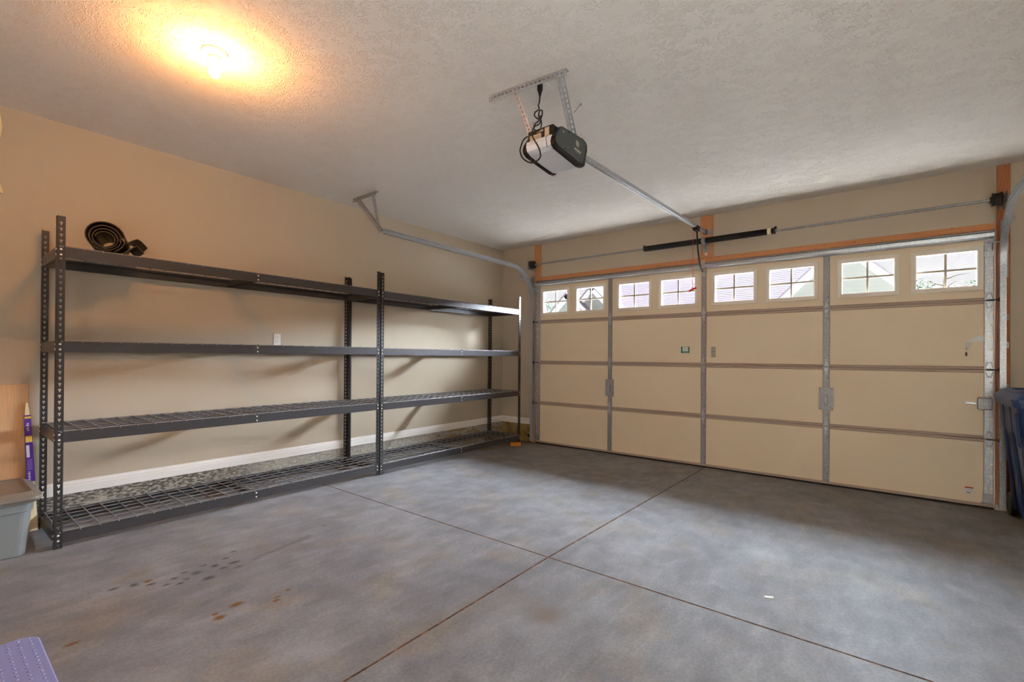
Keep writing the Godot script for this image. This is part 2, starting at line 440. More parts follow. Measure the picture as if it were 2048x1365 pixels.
# bare stem wall: rough grey concrete with a black mildewed band towards the camera
func foundation_texture() -> ImageTexture:
	var w := 1536; var h := 80
	var im := Image.create(w, h, false, Image.FORMAT_RGB8)
	var a := noise(0.05, 61, FastNoiseLite.TYPE_SIMPLEX_SMOOTH, 4); var b := noise(0.16, 62, FastNoiseLite.TYPE_SIMPLEX, 3); var c := noise(0.012, 63)
	for x in w:
		var z := x * 7.0 / w
		var band := clampf((z - 3.55) * 1.6, 0, 1)
		var edge := 0.55 + 0.5 * c.get_noise_1d(x * 2.0)
		for y in h:
			var t := float(y) / h     # 0 at the top
			var l := 0.64 + 0.10 * a.get_noise_2d(x * 1.3, y * 2.0) + 0.06 * b.get_noise_2d(x, y)
			var col := Color(l, l * 0.96, l * 0.885)
			if a.get_noise_2d(x * 3.0, y * 0.4 + 300) > 0.42: col = col.darkened(0.12)
			var k := band * clampf((edge - t) * 5.0, 0, 1)
			col = col.lerp(Color(0.30, 0.28, 0.25), k * clampf(0.45 + 1.3 * b.get_noise_2d(x * 0.55 + 90, y * 1.1) + 0.5 * a.get_noise_2d(x * 0.8, y * 0.6 + 50), 0, 0.85))
			if z < 1.4 and c.get_noise_2d(x, y * 3.0) > 0.05: col = col.lerp(Color(0.55, 0.43, 0.25), 0.5)
			im.set_pixel(x, y, col)
	return ImageTexture.create_from_image(im)

# ---------------------------------------------------------------- room shell
func build_room() -> void:
	var f := thing("floor", "grey concrete slab floor crossed by two rust-brown saw-cut joints", "floor", Vector3.ZERO, "", "structure")
	var jx := 3.124; var jz := 3.375; var g := 0.0060
	var xs := [[-0.05, jx - g], [jx + g, RX + 0.05]]; var zs := [[-0.18, jz - g], [jz + g, RZ + 0.05]]
	for ix in 2:
		for iz in 2:
			var s := mb()
			var x0: float = xs[ix][0]; var x1: float = xs[ix][1]; var z0: float = zs[iz][0]; var z1: float = zs[iz][1]
			slab(s, x0, x1, z0, z1)
			obj("slab", s, M.floor, f)
	var s := mb()
	for p in [[jx - 0.03, jx + 0.03, -0.18, RZ], [-0.05, RX + 0.05, jz - 0.03, jz + 0.03]]:
		var zz: float = p[2]; var z2: float = minf(p[3], jz) if p[0] > 0 else p[3]
		for seg in [[zz, minf(p[3], jz)], [jz, p[3]]]:
			if seg[1] - seg[0] < 0.01: continue
			var a := fy(seg[0]) - 0.0015; var b := fy(seg[1]) - 0.0015
			q4(s, Vector3(p[0], a, seg[0]), Vector3(p[0], b, seg[1]), Vector3(p[1], b, seg[1]), Vector3(p[1], a, seg[0]))
	obj("joint_filler", s, M.joint, f)
	s = mb(); bx(s, Vector3(-0.2, -0.35, -0.19), Vector3(RX + 0.2, -0.12, RZ + 0.2)); obj("sub_base", s, M.joint, f)

	s = mb(); bx(s, Vector3(-0.2, RH, -0.25), Vector3(RX + 0.2, RH + 0.2, RZ + 0.2))
	tag(obj("ceiling", s, M.ceiling), "off-white stomp-textured ceiling lit warm around a bare bulb", "ceiling", "", "structure")

	var wl := thing("wall_left", "long greige painted wall behind the metal shelving", "wall", Vector3.ZERO, "", "structure")
	s = mb(); bx(s, Vector3(-0.15, 0.268, -0.2), Vector3(0, RH + 0.01, RZ + 0.15)); obj("drywall", s, M.wall, wl)
	s = mb()
	var y0 := -0.12
	var pts := [Vector3(0.004, y0, -0.2), Vector3(0.004, y0, RZ), Vector3(0.004, 0.268, RZ), Vector3(0.004, 0.268, -0.2)]
	# front face carries the stain map: u along the wall, v down from the top of the visible strip
	var uv := func(p: Vector3) -> Vector2: return Vector2(p.z / 7.0, (0.268 - p.y) / 0.27)
	var nn := Vector3.RIGHT
	for id in [0, 1, 2, 0, 2, 3]: vt(s, pts[id], nn, uv.call(pts[id]))
	bx(s, Vector3(-0.15, y0, -0.2), Vector3(0.003, 0.268, RZ + 0.15))
	obj("foundation", s, M.foundation, wl)

	var wf := thing("wall_front", "greige painted wall around and above the overhead door", "wall", Vector3.ZERO, "", "structure")
	s = mb()
	bx(s, Vector3(0.001, 0.268, -0.18), Vector3(0.655, RH + 0.01, 0)); bx(s, Vector3(5.545, 0.0, -0.18), Vector3(RX, RH + 0.01, 0))
	bx(s, Vector3(0.655, 2.452, -0.18), Vector3(5.545, RH + 0.01, 0))
	obj("drywall", s, M.wall, wf)
	s = mb(); bx(s, Vector3(0.003, -0.12, -0.18), Vector3(0.655, 0.268, 0.003)); obj("foundation", s, M.foundation_front, wf)
	var wr := mb()   # the side window behind the viewpoint: z 5.3 to 6.85, y 0.85 to 2.25
	bx(wr, Vector3(RX, -0.12, -0.2), Vector3(RX + 0.15, 0.85, RZ + 0.15)); bx(wr, Vector3(RX, 2.25, -0.2), Vector3(RX + 0.15, RH + 0.01, RZ + 0.15))
	bx(wr, Vector3(RX, 0.85, -0.2), Vector3(RX + 0.15, 2.25, 5.3)); bx(wr, Vector3(RX, 0.85, 6.85), Vector3(RX + 0.15, 2.25, RZ + 0.15))
	tag(obj("wall_right", wr, M.wall_white), "white painted wall on the right beyond the blue bin", "wall", "", "structure")
	var win := thing("window_1", "white side window in the right wall behind the viewpoint", "window", Vector3.ZERO, "", "structure")
	s = mb(); bx(s, Vector3(RX + 0.04, 0.851, 5.301), Vector3(RX + 0.09, 0.90, 6.849), 0.004); bx(s, Vector3(RX + 0.04, 2.20, 5.301), Vector3(RX + 0.09, 2.249, 6.849), 0.004)
	bx(s, Vector3(RX + 0.04, 0.90, 5.301), Vector3(RX + 0.09, 2.20, 5.35), 0.004); bx(s, Vector3(RX + 0.04, 0.90, 6.80), Vector3(RX + 0.09, 2.20, 6.849), 0.004); bx(s, Vector3(RX + 0.045, 1.54, 5.35), Vector3(RX + 0.085, 1.57, 6.80), 0.004)
	obj("window_frame", s, M.white_trim, win)
	for yy in [[0.90, 1.54], [1.57, 2.20]]:
		s = mb(); bx(s, Vector3(RX + 0.062, yy[0], 5.35), Vector3(RX + 0.066, yy[1], 6.80)); obj("window_pane", s, M.glass, win)
	var wb := mb(); bx(wb, Vector3(0.001, -0.12, RZ), Vector3(RX, RH + 0.01, RZ + 0.15))
	tag(obj("wall_back", wb, M.wall_white), "white painted wall behind the viewpoint", "wall", "", "structure")

func slab(s: SurfaceTool, x0: float, x1: float, z0: float, z1: float) -> void:
	var a := fy(z0); var b := fy(z1)
	var p := [Vector3(x0, a, z0), Vector3(x0, b, z1), Vector3(x1, b, z1), Vector3(x1, a, z0)]
	var n: Vector3 = (p[1] - p[0]).cross(p[2] - p[0]).normalized()
	for id in [0, 2, 1, 0, 3, 2]: vt(s, p[id], n, Vector2(p[id].x / 6.2, (p[id].z + 0.2) / 7.2))
	var dn := Vector3(0, -0.09, 0)
	for i in 4:
		var c: Vector3 = p[i]; var d: Vector3 = p[(i + 1) % 4]
		q4(s, c + dn, d + dn, d, c)
	q4(s, p[3] + dn, p[2] + dn, p[1] + dn, p[0] + dn)

func base_profile(flip: float) -> PackedVector2Array:   # (out from wall, up)
	return PackedVector2Array([Vector2(0, 0), Vector2(0.014 * flip, 0), Vector2(0.014 * flip, 0.055), Vector2(0.010 * flip, 0.062), Vector2(0.011 * flip, 0.070), Vector2(0.006 * flip, 0.082), Vector2(0.005 * flip, 0.090), Vector2(0, 0.092)])

func build_trim() -> void:
	var s := mb()
	# profile extruded along z: local x = out, y = up
	prism(s, base_profile(1.0), 0.0, RZ, Transform3D(Basis.IDENTITY, Vector3(0.0005, 0.269, 0)))
	tag(obj("baseboard_left", s, M.white_trim), "white moulded baseboard along the wall behind the shelving, above bare concrete", "baseboard", "", "structure")
	s = mb()
	prism(s, base_profile(1.0), -0.60, -0.014, Transform3D(Basis(Vector3.BACK, Vector3.UP, Vector3.LEFT), Vector3(0, 0.269, 0.0005)))
	tag(obj("baseboard_front", s, M.white_trim), "short white baseboard between the room corner and the door track", "baseboard", "", "structure")
	# rough boards round the door
	s = mb(); bx(s, Vector3(0.625, 2.45, 0.0005), Vector3(0.745, RH - 0.004, 0.010), 0.002); bx(s, Vector3(0.602, 0.0, 0.0035), Vector3(0.655, 2.45, 0.010), 0.002)
	tag(obj("trim_1", s, M.lumber), "raw pine board at the left side of the overhead door", "trim", "", "structure")
	s = mb(); bx(s, Vector3(3.062, 2.506, 0.0005), Vector3(3.206, RH - 0.004, 0.012), 0.002)
	tag(obj("trim_2", s, M.lumber), "raw pine board above the middle of the door, carrying the spring bracket", "trim", "", "structure")
	s = mb(); bx(s, Vector3(5.547, 0.05, 0.0005), Vector3(5.630, RH - 0.004, 0.012), 0.002)
	tag(obj("trim_3", s, M.lumber_dark), "reddish pine board at the right side of the overhead door", "trim", "", "structure")
	s = mb(); bx(s, Vector3(0.747, 2.446, 0.0005), Vector3(5.545, 2.503, 0.011), 0.002)
	var o := obj("trim_4", s, lumber_x())
	tag(o, "narrow raw pine strip running over the top of the overhead door", "trim", "", "structure")
	s = mb(); bx(s, Vector3(-0.8, 2.98, -0.78), Vector3(RX + 0.8, 3.06, -0.181))
	tag(obj("trim_5", s, M.house_trim), "white eave soffit outside over the overhead door", "trim", "", "structure")
	s = mb()
	bx(s, Vector3(0.6555, 2.412, -0.16), Vector3(5.5445, 2.4515, -0.052)); bx(s, Vector3(0.6555, -0.01, -0.16), Vector3(0.688, 2.412, -0.060)); bx(s, Vector3(5.511, -0.01, -0.16), Vector3(5.5445, 2.412, -0.060))
	tag(obj("trim_6", s, M.lumber_dark), "dark wood outer jamb lining of the overhead door opening", "trim", "", "structure")

func lumber_x() -> StandardMaterial3D:   # the same pine with its grain along x
	var m: StandardMaterial3D = lumber(Color(0.84, 0.60, 0.42), Color(0.75, 0.49, 0.32), 25)
	var im := m.albedo_texture.get_image(); im.rotate_90(CLOCKWISE)
	m.albedo_texture = ImageTexture.create_from_image(im); m.uv1_scale = Vector3(0.5, 5, 5)
	return m

# ---------------------------------------------------------------- outside
func build_outside() -> void:
	var s := mb()
	q4(s, Vector3(-1.0, fy(-0.18) - 0.012, -0.18), Vector3(7.2, fy(-0.18) - 0.012, -0.18), Vector3(7.2, -0.20, -4.6), Vector3(-1.0, -0.20, -4.6))
	tag(obj("driveway", s, M.drive), "pale concrete driveway outside the overhead door", "driveway", "", "structure")
	s = mb(); bx(s, Vector3(-45, -0.5, -10.8), Vector3(50, -0.21, -4.6))
	tag(obj("street", s, M.drive), "grey concrete street between the driveway and the house opposite", "street", "", "structure")
	s = mb(); bx(s, Vector3(RX + 0.2, -0.5, 1.0), Vector3(RX + 7.0, -0.06, 11.0))
	tag(obj("patio", s, M.drive), "grey concrete side path outside the side window", "patio", "", "structure")
	s = mb(); bx(s, Vector3(-60, -0.6, -60), Vector3(60, -0.36, 40))
	tag(obj("lawn", s, M.lawn), "green lawn around the houses outside", "lawn", "", "structure")
	var h := thing("neighbor_house", "pale sided house with mauve shingle roof and white-trimmed gables across the street", "house", Vector3(0, -0.4, -12))
	# gables: [apex x, apex y, z, half width, slope]
	for g in [[3.89, 5.36, 0.0, 2.35, 1.0], [-5.12, 4.82, -0.6, 2.0, 1.0], [-5.95, 4.46, 0.15, 1.5, 1.0]]:
		var ax: float = g[0]; var ay: float = g[1]; var gz: float = g[2]; var hw: float = g[3]; var sl: float = g[4]
		s = mb()
		var c := 0.0
		while c < ay - 0.05:     # lapped boards clipped by the rakes
			var half := minf(hw - 0.15, (ay - c - 0.06) / sl)
			var lo := Vector3(ax - half, c, gz); var top := minf(half, (ay - c - 0.17) / sl)
			if top < 0.02: break
			q4(s, Vector3(ax - half, c, gz + 0.022), Vector3(ax + half, c, gz + 0.022), Vector3(ax + top, c + 0.12, gz + 0.004), Vector3(ax - top, c + 0.12, gz + 0.004))
			q4(s, lo, Vector3(ax + half, c, gz), Vector3(ax + half, c, gz + 0.022), Vector3(ax - half, c, gz + 0.022))
			c += 0.115
		t3(s, Vector3(ax - hw, ay - hw * sl - 0.05, gz - 0.012), Vector3(ax + hw, ay - hw * sl - 0.05, gz - 0.012), Vector3(ax, ay - 0.05, gz - 0.012))
		obj("siding", s, M.siding, h)
		for sd in [-1.0, 1.0]:
			s = mb()
			var d := Vector2(sd, -sl).normalized(); var ln := hw * sqrt(1 + sl * sl) / 1.0
			var xf := Transform3D(Basis(Vector3(d.x, d.y, 0), Vector3(-d.y * sd, d.x * sd, 0), Vector3(0, 0, sd)).orthonormalized(), Vector3(ax, ay, gz))
			bx(s, Vector3(-0.02, -0.19, -0.14), Vector3(ln, 0.0, 0.14), 0, xf)
			obj("rake_board", s, M.house_trim, h)
			s = mb()
			bx(s, Vector3(-0.03, 0.0, -7.0 if sd > 0 else -0.2), Vector3(ln + 0.1, 0.05, 0.2 if sd > 0 else 7.0), 0, xf)
			obj("roof_slope", s, M.shingle, h)
	# main roof: shingle courses rising away from the street
	s = mb()
	var rows := 56
	for i in rows:
		var t0 := float(i) / rows; var t1 := float(i + 1) / rows
		var a := Vector3(-6.3, lerpf(2.7, 7.2, t0) + 0.006, lerpf(-0.7, -4.8, t0)); var b := Vector3(-6.3, lerpf(2.7, 7.2, t1), lerpf(-0.7, -4.8, t1))
		var dx := Vector3(10.9, 0, 0)
		q4(s, a, a + dx, b + dx, b)
		q4(s, a - Vector3(0, 0.006, 0), a + dx - Vector3(0, 0.006, 0), a + dx, a)
	q4(s, Vector3(4.6, 2.7, -9.0), Vector3(-6.3, 2.7, -9.0), Vector3(-6.3, 7.2, -4.8), Vector3(4.6, 7.2, -4.8))
	obj("main_roof", s, M.shingle, h)
	s = mb(); bx(s, Vector3(-6.2, 0, -8.8), Vector3(4.5, 2.75, -0.9)); obj("wall", s, M.siding, h)
	tree("street_tree", "leafy green tree rising over the low roof seen in the rightmost window", Vector3(7.1, -0.4, -22), 5.55, 1.7)
	tree("street_tree", "leafy green tree beside the mauve roof seen in the leftmost window", Vector3(-12.2, -0.4, -22), 6.3, 2.2)

func tree(called: String, label: String, at: Vector3, h: float, r: float) -> void:
	var t := thing(called, label, "tree", at)
	var s := mb(); tube(s, [Vector3.ZERO, Vector3(0.05, h * 0.3, 0), Vector3(-0.03, h * 0.6, 0.04), Vector3(0, h * 0.95, 0)], 0.1, 8, true, [0.16, 0.12, 0.08, 0.02])
	for k in 14:
		var y := h * (0.35 + 0.045 * k); var a := k * 2.4; var l := r * (1.15 - 0.05 * k)
		tube(s, [Vector3(0, y, 0), Vector3(cos(a) * l * 0.5, y + l * 0.22, sin(a) * l * 0.5), Vector3(cos(a) * l, y + l * 0.3, sin(a) * l)], 0.03, 6, false, [0.035, 0.016, 0.005])
	obj("trunk", s, M.bark, t)
	s = mb()
	for k in 4200:
		var c := k % 26
		var ca := c * 2.4; var cr := r * (0.25 + 0.75 * float((c * 7) % 26) / 26.0)
		var cy := h * (0.45 + 0.55 * float((c * 11) % 26) / 26.0) - cr * 0.35
		var p := Vector3(cos(ca) * cr, cy, sin(ca) * cr) + Vector3(rng.randfn(0, 0.22), rng.randfn(0, 0.16), rng.randfn(0, 0.22))
		var b := Basis.from_euler(Vector3(rng.randf() * TAU, rng.randf() * TAU, rng.randf() * TAU)) * 0.052
		q4(s, p + b * Vector3(-1, 0, 0), p + b * Vector3(0, -0.5, 0), p + b * Vector3(1, 0, 0), p + b * Vector3(0, 0.5, 0))
	var o := obj("foliage", s, M.leaf, t); o.set_meta("kind", "stuff")

# ---------------------------------------------------------------- overhead door
const STILES := [0.664, 1.8818, 3.0995, 4.3173, 5.535]
const WIN := [[0.772, 1.222], [1.346, 1.796], [1.994, 2.444], [2.566, 3.016], [3.206, 3.656], [3.776, 4.226], [4.428, 4.878], [4.998, 5.446]]
const WY0 := 1.945
const WY1 := 2.295

func stile_span(i: int) -> Array:
	if i == 0: return [STILES[0] + 0.002, STILES[0] + 0.070]
	if i == 4: return [STILES[4] - 0.062, STILES[4] - 0.002]
	return [STILES[i] - 0.028, STILES[i] + 0.028]

func build_door() -> void:
	var d := thing("door_1", "closed sectional overhead garage door, beige inside with a top row of eight windows", "garage door", Vector3.ZERO, "", "structure")
	var hinge_c := hinge_mesh(0.046); var hinge_e := hinge_mesh(0.058)
	for row in 4:
		var y0 := row * SH + (0.036 if row == 0 else 0.0); var y1 := (row + 1) * SH - 0.002
		var s := mb()
		# sheet-steel core with its top and bottom rails; the rails stand slightly back from the panels
		var x0: float = DX; var x1: float = DX + DW
		if row < 3:
			bx(s, Vector3(x0, y0, -0.048), Vector3(x1, y1, -0.010), 0.003)
		else:
			bx(s, Vector3(x0, y0, -0.048), Vector3(x1, WY0, -0.010)); bx(s, Vector3(x0, WY1, -0.048), Vector3(x1, y1, -0.010))
			var px := x0
			for w in WIN:
				bx(s, Vector3(px, WY0, -0.048), Vector3(w[0], WY1, -0.010)); px = w[1]
			bx(s, Vector3(px, WY0, -0.048), Vector3(x1, WY1, -0.010))
		if row < 3: bx(s, Vector3(x0, y1 - 0.004, -0.040), Vector3(x1, y1 + 0.006, -0.018))   # tongue into the section above
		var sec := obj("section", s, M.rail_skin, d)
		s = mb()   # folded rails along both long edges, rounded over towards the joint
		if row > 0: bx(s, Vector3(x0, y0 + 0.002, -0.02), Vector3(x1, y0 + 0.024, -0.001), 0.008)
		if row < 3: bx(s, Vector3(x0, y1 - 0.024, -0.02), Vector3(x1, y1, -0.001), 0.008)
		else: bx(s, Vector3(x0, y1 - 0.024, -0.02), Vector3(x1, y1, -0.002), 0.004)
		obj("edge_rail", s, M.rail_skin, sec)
		var py0 := y0 + (0.026 if row > 0 else 0.004); var py1 := y1 - 0.026
		for c in 4:
			var a: float = stile_span(c)[1] + 0.001; var b: float = stile_span(c + 1)[0] - 0.001
			s = mb()
			if row < 3: bx(s, Vector3(a, py0, -0.011), Vector3(b, py1, 0.0), 0.003)
			else:
				var u: Array = WIN[c * 2]; var v: Array = WIN[c * 2 + 1]
				bx(s, Vector3(a, py0, -0.011), Vector3(b, WY0, 0.0)); bx(s, Vector3(a, WY1, -0.011), Vector3(b, py1, 0.0))
				bx(s, Vector3(a, WY0, -0.011), Vector3(u[0], WY1, 0.0)); bx(s, Vector3(u[1], WY0, -0.011), Vector3(v[0], WY1, 0.0)); bx(s, Vector3(v[1], WY0, -0.011), Vector3(b, WY1, 0.0))
			obj("panel", s, M.skin, sec)
		for i in 5:
			var sp := stile_span(i)
			s = mb(); bx(s, Vector3(sp[0], y0, -0.010), Vector3(sp[1], y1, 0.003), 0.002)
			# pressed folds at the long edges and screw heads
			bx(s, Vector3(sp[0], y0, 0.0), Vector3(sp[0] + 0.004, y1, 0.006), 0.001); bx(s, Vector3(sp[1] - 0.004, y0, 0.0), Vector3(sp[1], y1, 0.006), 0.001)
			obj("stile", s, M.galv if i == 0 or i == 4 else M.galv_dull, sec)
			s = mb()
			for k in ([0.05, 0.12, 0.5, 0.56] if i > 0 and i < 4 else []):
				lathe(s, [Vector2(0.0045, 0), Vector2(0.003, 0.003), Vector2(0, 0.003)], 8, Transform3D(Basis(Vector3.RIGHT, Vector3.BACK, Vector3.DOWN), Vector3(sp[1] - 0.012, row * SH + k, 0.003)))
			if i == 0 or i == 4:   # round punched holes that show the beige skin
				for k in 5:
					var hx: float = sp[0] + 0.014 if i == 0 else sp[1] - 0.014
					lathe(s, [Vector2(0.0095, 0), Vector2(0.0095, 0.0008), Vector2(0, 0.0008)], 14, Transform3D(Basis(Vector3.RIGHT, Vector3.BACK, Vector3.DOWN), Vector3(hx, row * SH + 0.07 + k * 0.107, 0.003)))
				obj("punched_holes", s, M.skin, sec).set_meta("kind", "stuff")
			else: obj("screws", s, M.iron, sec).set_meta("kind", "stuff")
		if row == 3:
			for w in WIN:
				s = mb()   # moulded frame, proud of the panel, with a lip into the opening
				var fx0: float = w[0]; var fx1: float = w[1]; var t := 0.034
				frame_strip(s, fx0, fx1, WY0, WY1, t, 0.0005, 0.010, 0.004)
				frame_strip(s, fx0 + 0.008, fx1 - 0.008, WY0 + 0.008, WY1 - 0.008, 0.010, -0.047, 0.008, 0.002)
				frame_strip(s, fx0, fx1, WY0, WY1, t, -0.058, -0.0485, 0.004)
				obj("window_frame", s, M.door_trim, sec)
				s = mb(); bx(s, Vector3(fx0 + 0.004, WY0 + 0.004, -0.031), Vector3(fx1 - 0.004, WY1 - 0.004, -0.027)); obj("window_pane", s, M.glass, sec)
				s = mb()
				var mx := (fx0 + fx1) / 2; var my := (WY0 + WY1) / 2
				bx(s, Vector3(mx - 0.010, WY0 + 0.012, -0.025), Vector3(mx + 0.010, WY1 - 0.012, -0.015), 0.003); bx(s, Vector3(fx0 + 0.012, my - 0.010, -0.025), Vector3(fx1 - 0.012, my + 0.010, -0.015), 0.003)
				obj("muntin", s, M.muntin, sec)
		if row > 0:
			for i in 5:
				var sp := stile_span(i)
				same("hinge", hinge_e if i == 0 or i == 4 else hinge_c, M.galv, sec, Transform3D(Basis.IDENTITY, Vector3((sp[0] + sp[1]) / 2, row * SH, 0.004)))
		# rollers at both ends
		for e in ([0, 4] if row > 0 else []):
			s = mb(); var sg := -1.0 if e == 0 else 1.0
			var ex: float = DX + 0.05 if e == 0 else DX + DW - 0.05
			var tx: float = DX - 0.030 if e == 0 else DX + DW + 0.030
			tube(s, [Vector3(ex, row * SH, 0.022), Vector3(DX - 0.004 if e == 0 else DX + DW + 0.004, row * SH, 0.034), Vector3(tx, row * SH, 0.05)], 0.0055, 8)
			lathe(s, [Vector2(0, -0.008), Vector2(0.019, -0.008), Vector2(0.021, 0), Vector2(0.019, 0.008), Vector2(0, 0.008)], 16, Transform3D(Basis(Vector3.UP, Vector3.RIGHT, Vector3.FORWARD), Vector3(tx, row * SH, 0.05)))
			obj("roller", s, M.iron, sec)
	# top strut, top fixtures
	var s := mb()
	prism(s, PackedVector2Array([Vector2(0.004, 2.366), Vector2(0.018, 2.366), Vector2(0.018, 2.369), Vector2(0.010, 2.370), Vector2(0.068, 2.380), Vector2(0.074, 2.408), Vector2(0.010, 2.424), Vector2(0.022, 2.432), Vector2(0.022, 2.436), Vector2(0.004, 2.436)]), -(DX + DW - 0.01), -(DX + 0.01), Transform3D(Basis(Vector3.BACK, Vector3.UP, Vector3.LEFT), Vector3.ZERO))
	obj("top_strut", s, M.galv, d)
	for e in [0, 1]:
		s = mb(); var ex: float = DX + 0.036 if e == 0 else DX + DW - 0.034; var sg := -1.0 if e == 0 else 1.0
		bx(s, Vector3(ex - 0.032, 2.21, 0.004), Vector3(ex + 0.032, 2.345, 0.008), 0.001)
		bx(s, Vector3(ex - 0.030, 2.33, 0.004), Vector3(ex + 0.030, 2.336, 0.062), 0.001)
		bx(s, Vector3(ex - 0.024, 2.26, 0.008), Vector3(ex - 0.018, 2.33, 0.050), 0.001); bx(s, Vector3(ex + 0.018, 2.26, 0.008), Vector3(ex + 0.024, 2.33, 0.050), 0.001)
		tube(s, [Vector3(ex, 2.325, 0.055), Vector3(ex + sg * 0.062, 2.325, 0.062)], 0.0055, 8)
		obj("top_bracket", s, M.galv, d)
	# bottom retainer and weather seal
	s = mb(); bx(s, Vector3(DX, 0.014, -0.048), Vector3(DX + DW, 0.040, 0.006), 0.004); obj("bottom_retainer", s, M.rail_skin, d)
	s = mb(); bx(s, Vector3(DX, -0.004, -0.045), Vector3(DX + DW, 0.016, 0.010), 0.006); obj("weather_seal", s, M.rubber, d)
	for e in [0, 1]:
		s = mb(); var ex: float = DX + 0.036 if e == 0 else DX + DW - 0.034
		bx(s, Vector3(ex - 0.035, 0.042, 0.004), Vector3(ex + 0.03, 0.13, 0.009), 0.001); bx(s, Vector3(ex - 0.05, 0.046, 0.004), Vector3(ex + 0.03, 0.052, 0.045), 0.001)
		obj("bottom_bracket", s, M.galv_dull, d)
	# lift handle plates on the second and fourth stile lines
	for px in [1.8818, 4.3173]:
		s = mb(); bx(s, Vector3(px - 0.062, 0.778, 0.0065), Vector3(px + 0.062, 1.006, 0.0095), 0.001)
		for cx in [-0.05, 0.05]:
			for cy in [0.79, 0.994]: lathe(s, [Vector2(0.006, 0), Vector2(0.004, 0.003), Vector2(0, 0.003)], 8, Transform3D(Basis(Vector3.RIGHT, Vector3.BACK, Vector3.DOWN), Vector3(px + cx, cy, 0.0095)))
		var pl := obj("handle_plate", s, M.galv_dull, d)
		s = mb()
		tube(s, [Vector3(px, 0.925, 0.010), Vector3(px, 0.922, 0.030), Vector3(px, 0.90, 0.042), Vector3(px, 0.86, 0.044), Vector3(px, 0.835, 0.036), Vector3(px, 0.822, 0.010)], 0.011, 10, true, [0.009, 0.011, 0.015, 0.015, 0.011, 0.010])
		bx(s, Vector3(px - 0.010, 0.80, 0.0095), Vector3(px + 0.010, 0.83, 0.016), 0.003)
		obj("grip", s, M.galv, pl)
	# slide lock on the right end
	s = mb(); bx(s, Vector3(5.428, 0.868, 0.006), Vector3(5.522, 0.972, 0.030), 0.006)
	for k in 5:
		for yy in [0.864, 0.970]: bx(s, Vector3(5.436 + k * 0.018, yy, 0.006), Vector3(5.446 + k * 0.018, yy + 0.008, 0.014), 0.001)
	var lk := obj("slide_lock", s, M.galv_dull, d)
	s = mb(); bx(s, Vector3(5.350, 0.912, 0.010), Vector3(5.535, 0.930, 0.016), 0.002); bx(s, Vector3(5.350, 0.910, 0.010), Vector3(5.358, 0.934, 0.034), 0.002)
	obj("lock_bar", s, M.galv, lk)
	# stickers
	s = mb(); bxc(s, 2.832, 2.935, 1.362, 1.440, 0.0006, Color(0.03, 0.20, 0.10)); bxc(s, 2.852, 2.918, 1.384, 1.436, 0.0010, Color(0.75, 0.75, 0.72))
	for k in 3: bxc(s, 2.858 + 0.003 * k, 2.912 - 0.004 * k, 1.421 - k * 0.012, 1.425 - k * 0.012, 0.0013, Color(0.5, 0.36, 0.34) if k else Color(0.25, 0.45, 0.28))
	bxc(s, 2.860, 2.916, 1.368, 1.374, 0.0011, Color(0.35, 0.5, 0.42))
	say(obj("sticker", s, M.print, d), "small dark green label with a white field")
	s = mb(); bxc(s, 3.186, 3.236, 1.316, 1.432, 0.0006, Color(0.40, 0.33, 0.27))
	for yy in [1.430, 1.377, 1.316]: bxc(s, 3.184, 3.238, yy, yy + 0.004, 0.0010, Color(0.06, 0.04, 0.03))
	for k in 7: bxc(s, 3.192, 3.230 - 0.006 * (k % 3), 1.326 + k * 0.014, 1.328 + k * 0.014, 0.0008, Color(0.30, 0.24, 0.20))
	say(obj("sticker", s, M.print, d), "narrow grey-brown printed label in two fields")
	s = mb(); bxc(s, 5.352, 5.408, 0.108, 0.170, 0.0006, Color(0.72, 0.69, 0.65)); bxc(s, 5.352, 5.408, 0.160, 0.170, 0.0009, Color(0.55, 0.02, 0.02))
	for k in 3: bxc(s, 5.357, 5.402, 0.150 - k * 0.007, 0.1515 - k * 0.007, 0.0008, Color(0.45, 0.43, 0.41))
	bxc(s, 5.362, 5.390, 0.117, 0.123, 0.0008, Color(0.08, 0.07, 0.07))
	say(obj("sticker", s, M.print, d), "white warning label with a red band")
	s = mb()   # torn white tape with a curled corner
	var tp := [Vector3(5.352, 1.462, 0.001), Vector3(5.474, 1.474, 0.002), Vector3(5.474, 1.522, 0.004), Vector3(5.430, 1.520, 0.010)]
	q4c(s, tp[0], tp[1], tp[2], tp[3], Color(0.78, 0.77, 0.76)); q4c(s, Vector3(5.353, 1.385, 0.001), Vector3(5.372, 1.385, 0.001), Vector3(5.400, 1.465, 0.002), Vector3(5.356, 1.462, 0.001), Color(0.62, 0.60, 0.60))
	bxc(s, 5.352, 5.372, 1.412, 1.418, 0.0012, Color(0.75, 0.6, 0.02)); bxc(s, 5.356, 5.368, 1.400, 1.408, 0.0012, Color(0.05, 0.04, 0.04)); bxc(s, 5.353, 5.366, 1.340, 1.372, 0.0012, Color(0.06, 0.04, 0.04))
	say(obj("sticker", s, M.print, d), "torn white tape with a yellow and black tag end")

func bxc(s: SurfaceTool, x0: float, x1: float, y0: float, y1: float, z: float, c: Color) -> void:
	s.set_color(c); bx(s, Vector3(x0, y0, 0.0002), Vector3(x1, y1, z))

func q4c(s: SurfaceTool, a: Vector3, b: Vector3, c: Vector3, d: Vector3, col: Color) -> void:
	s.set_color(col); q4(s, a, b, c, d)

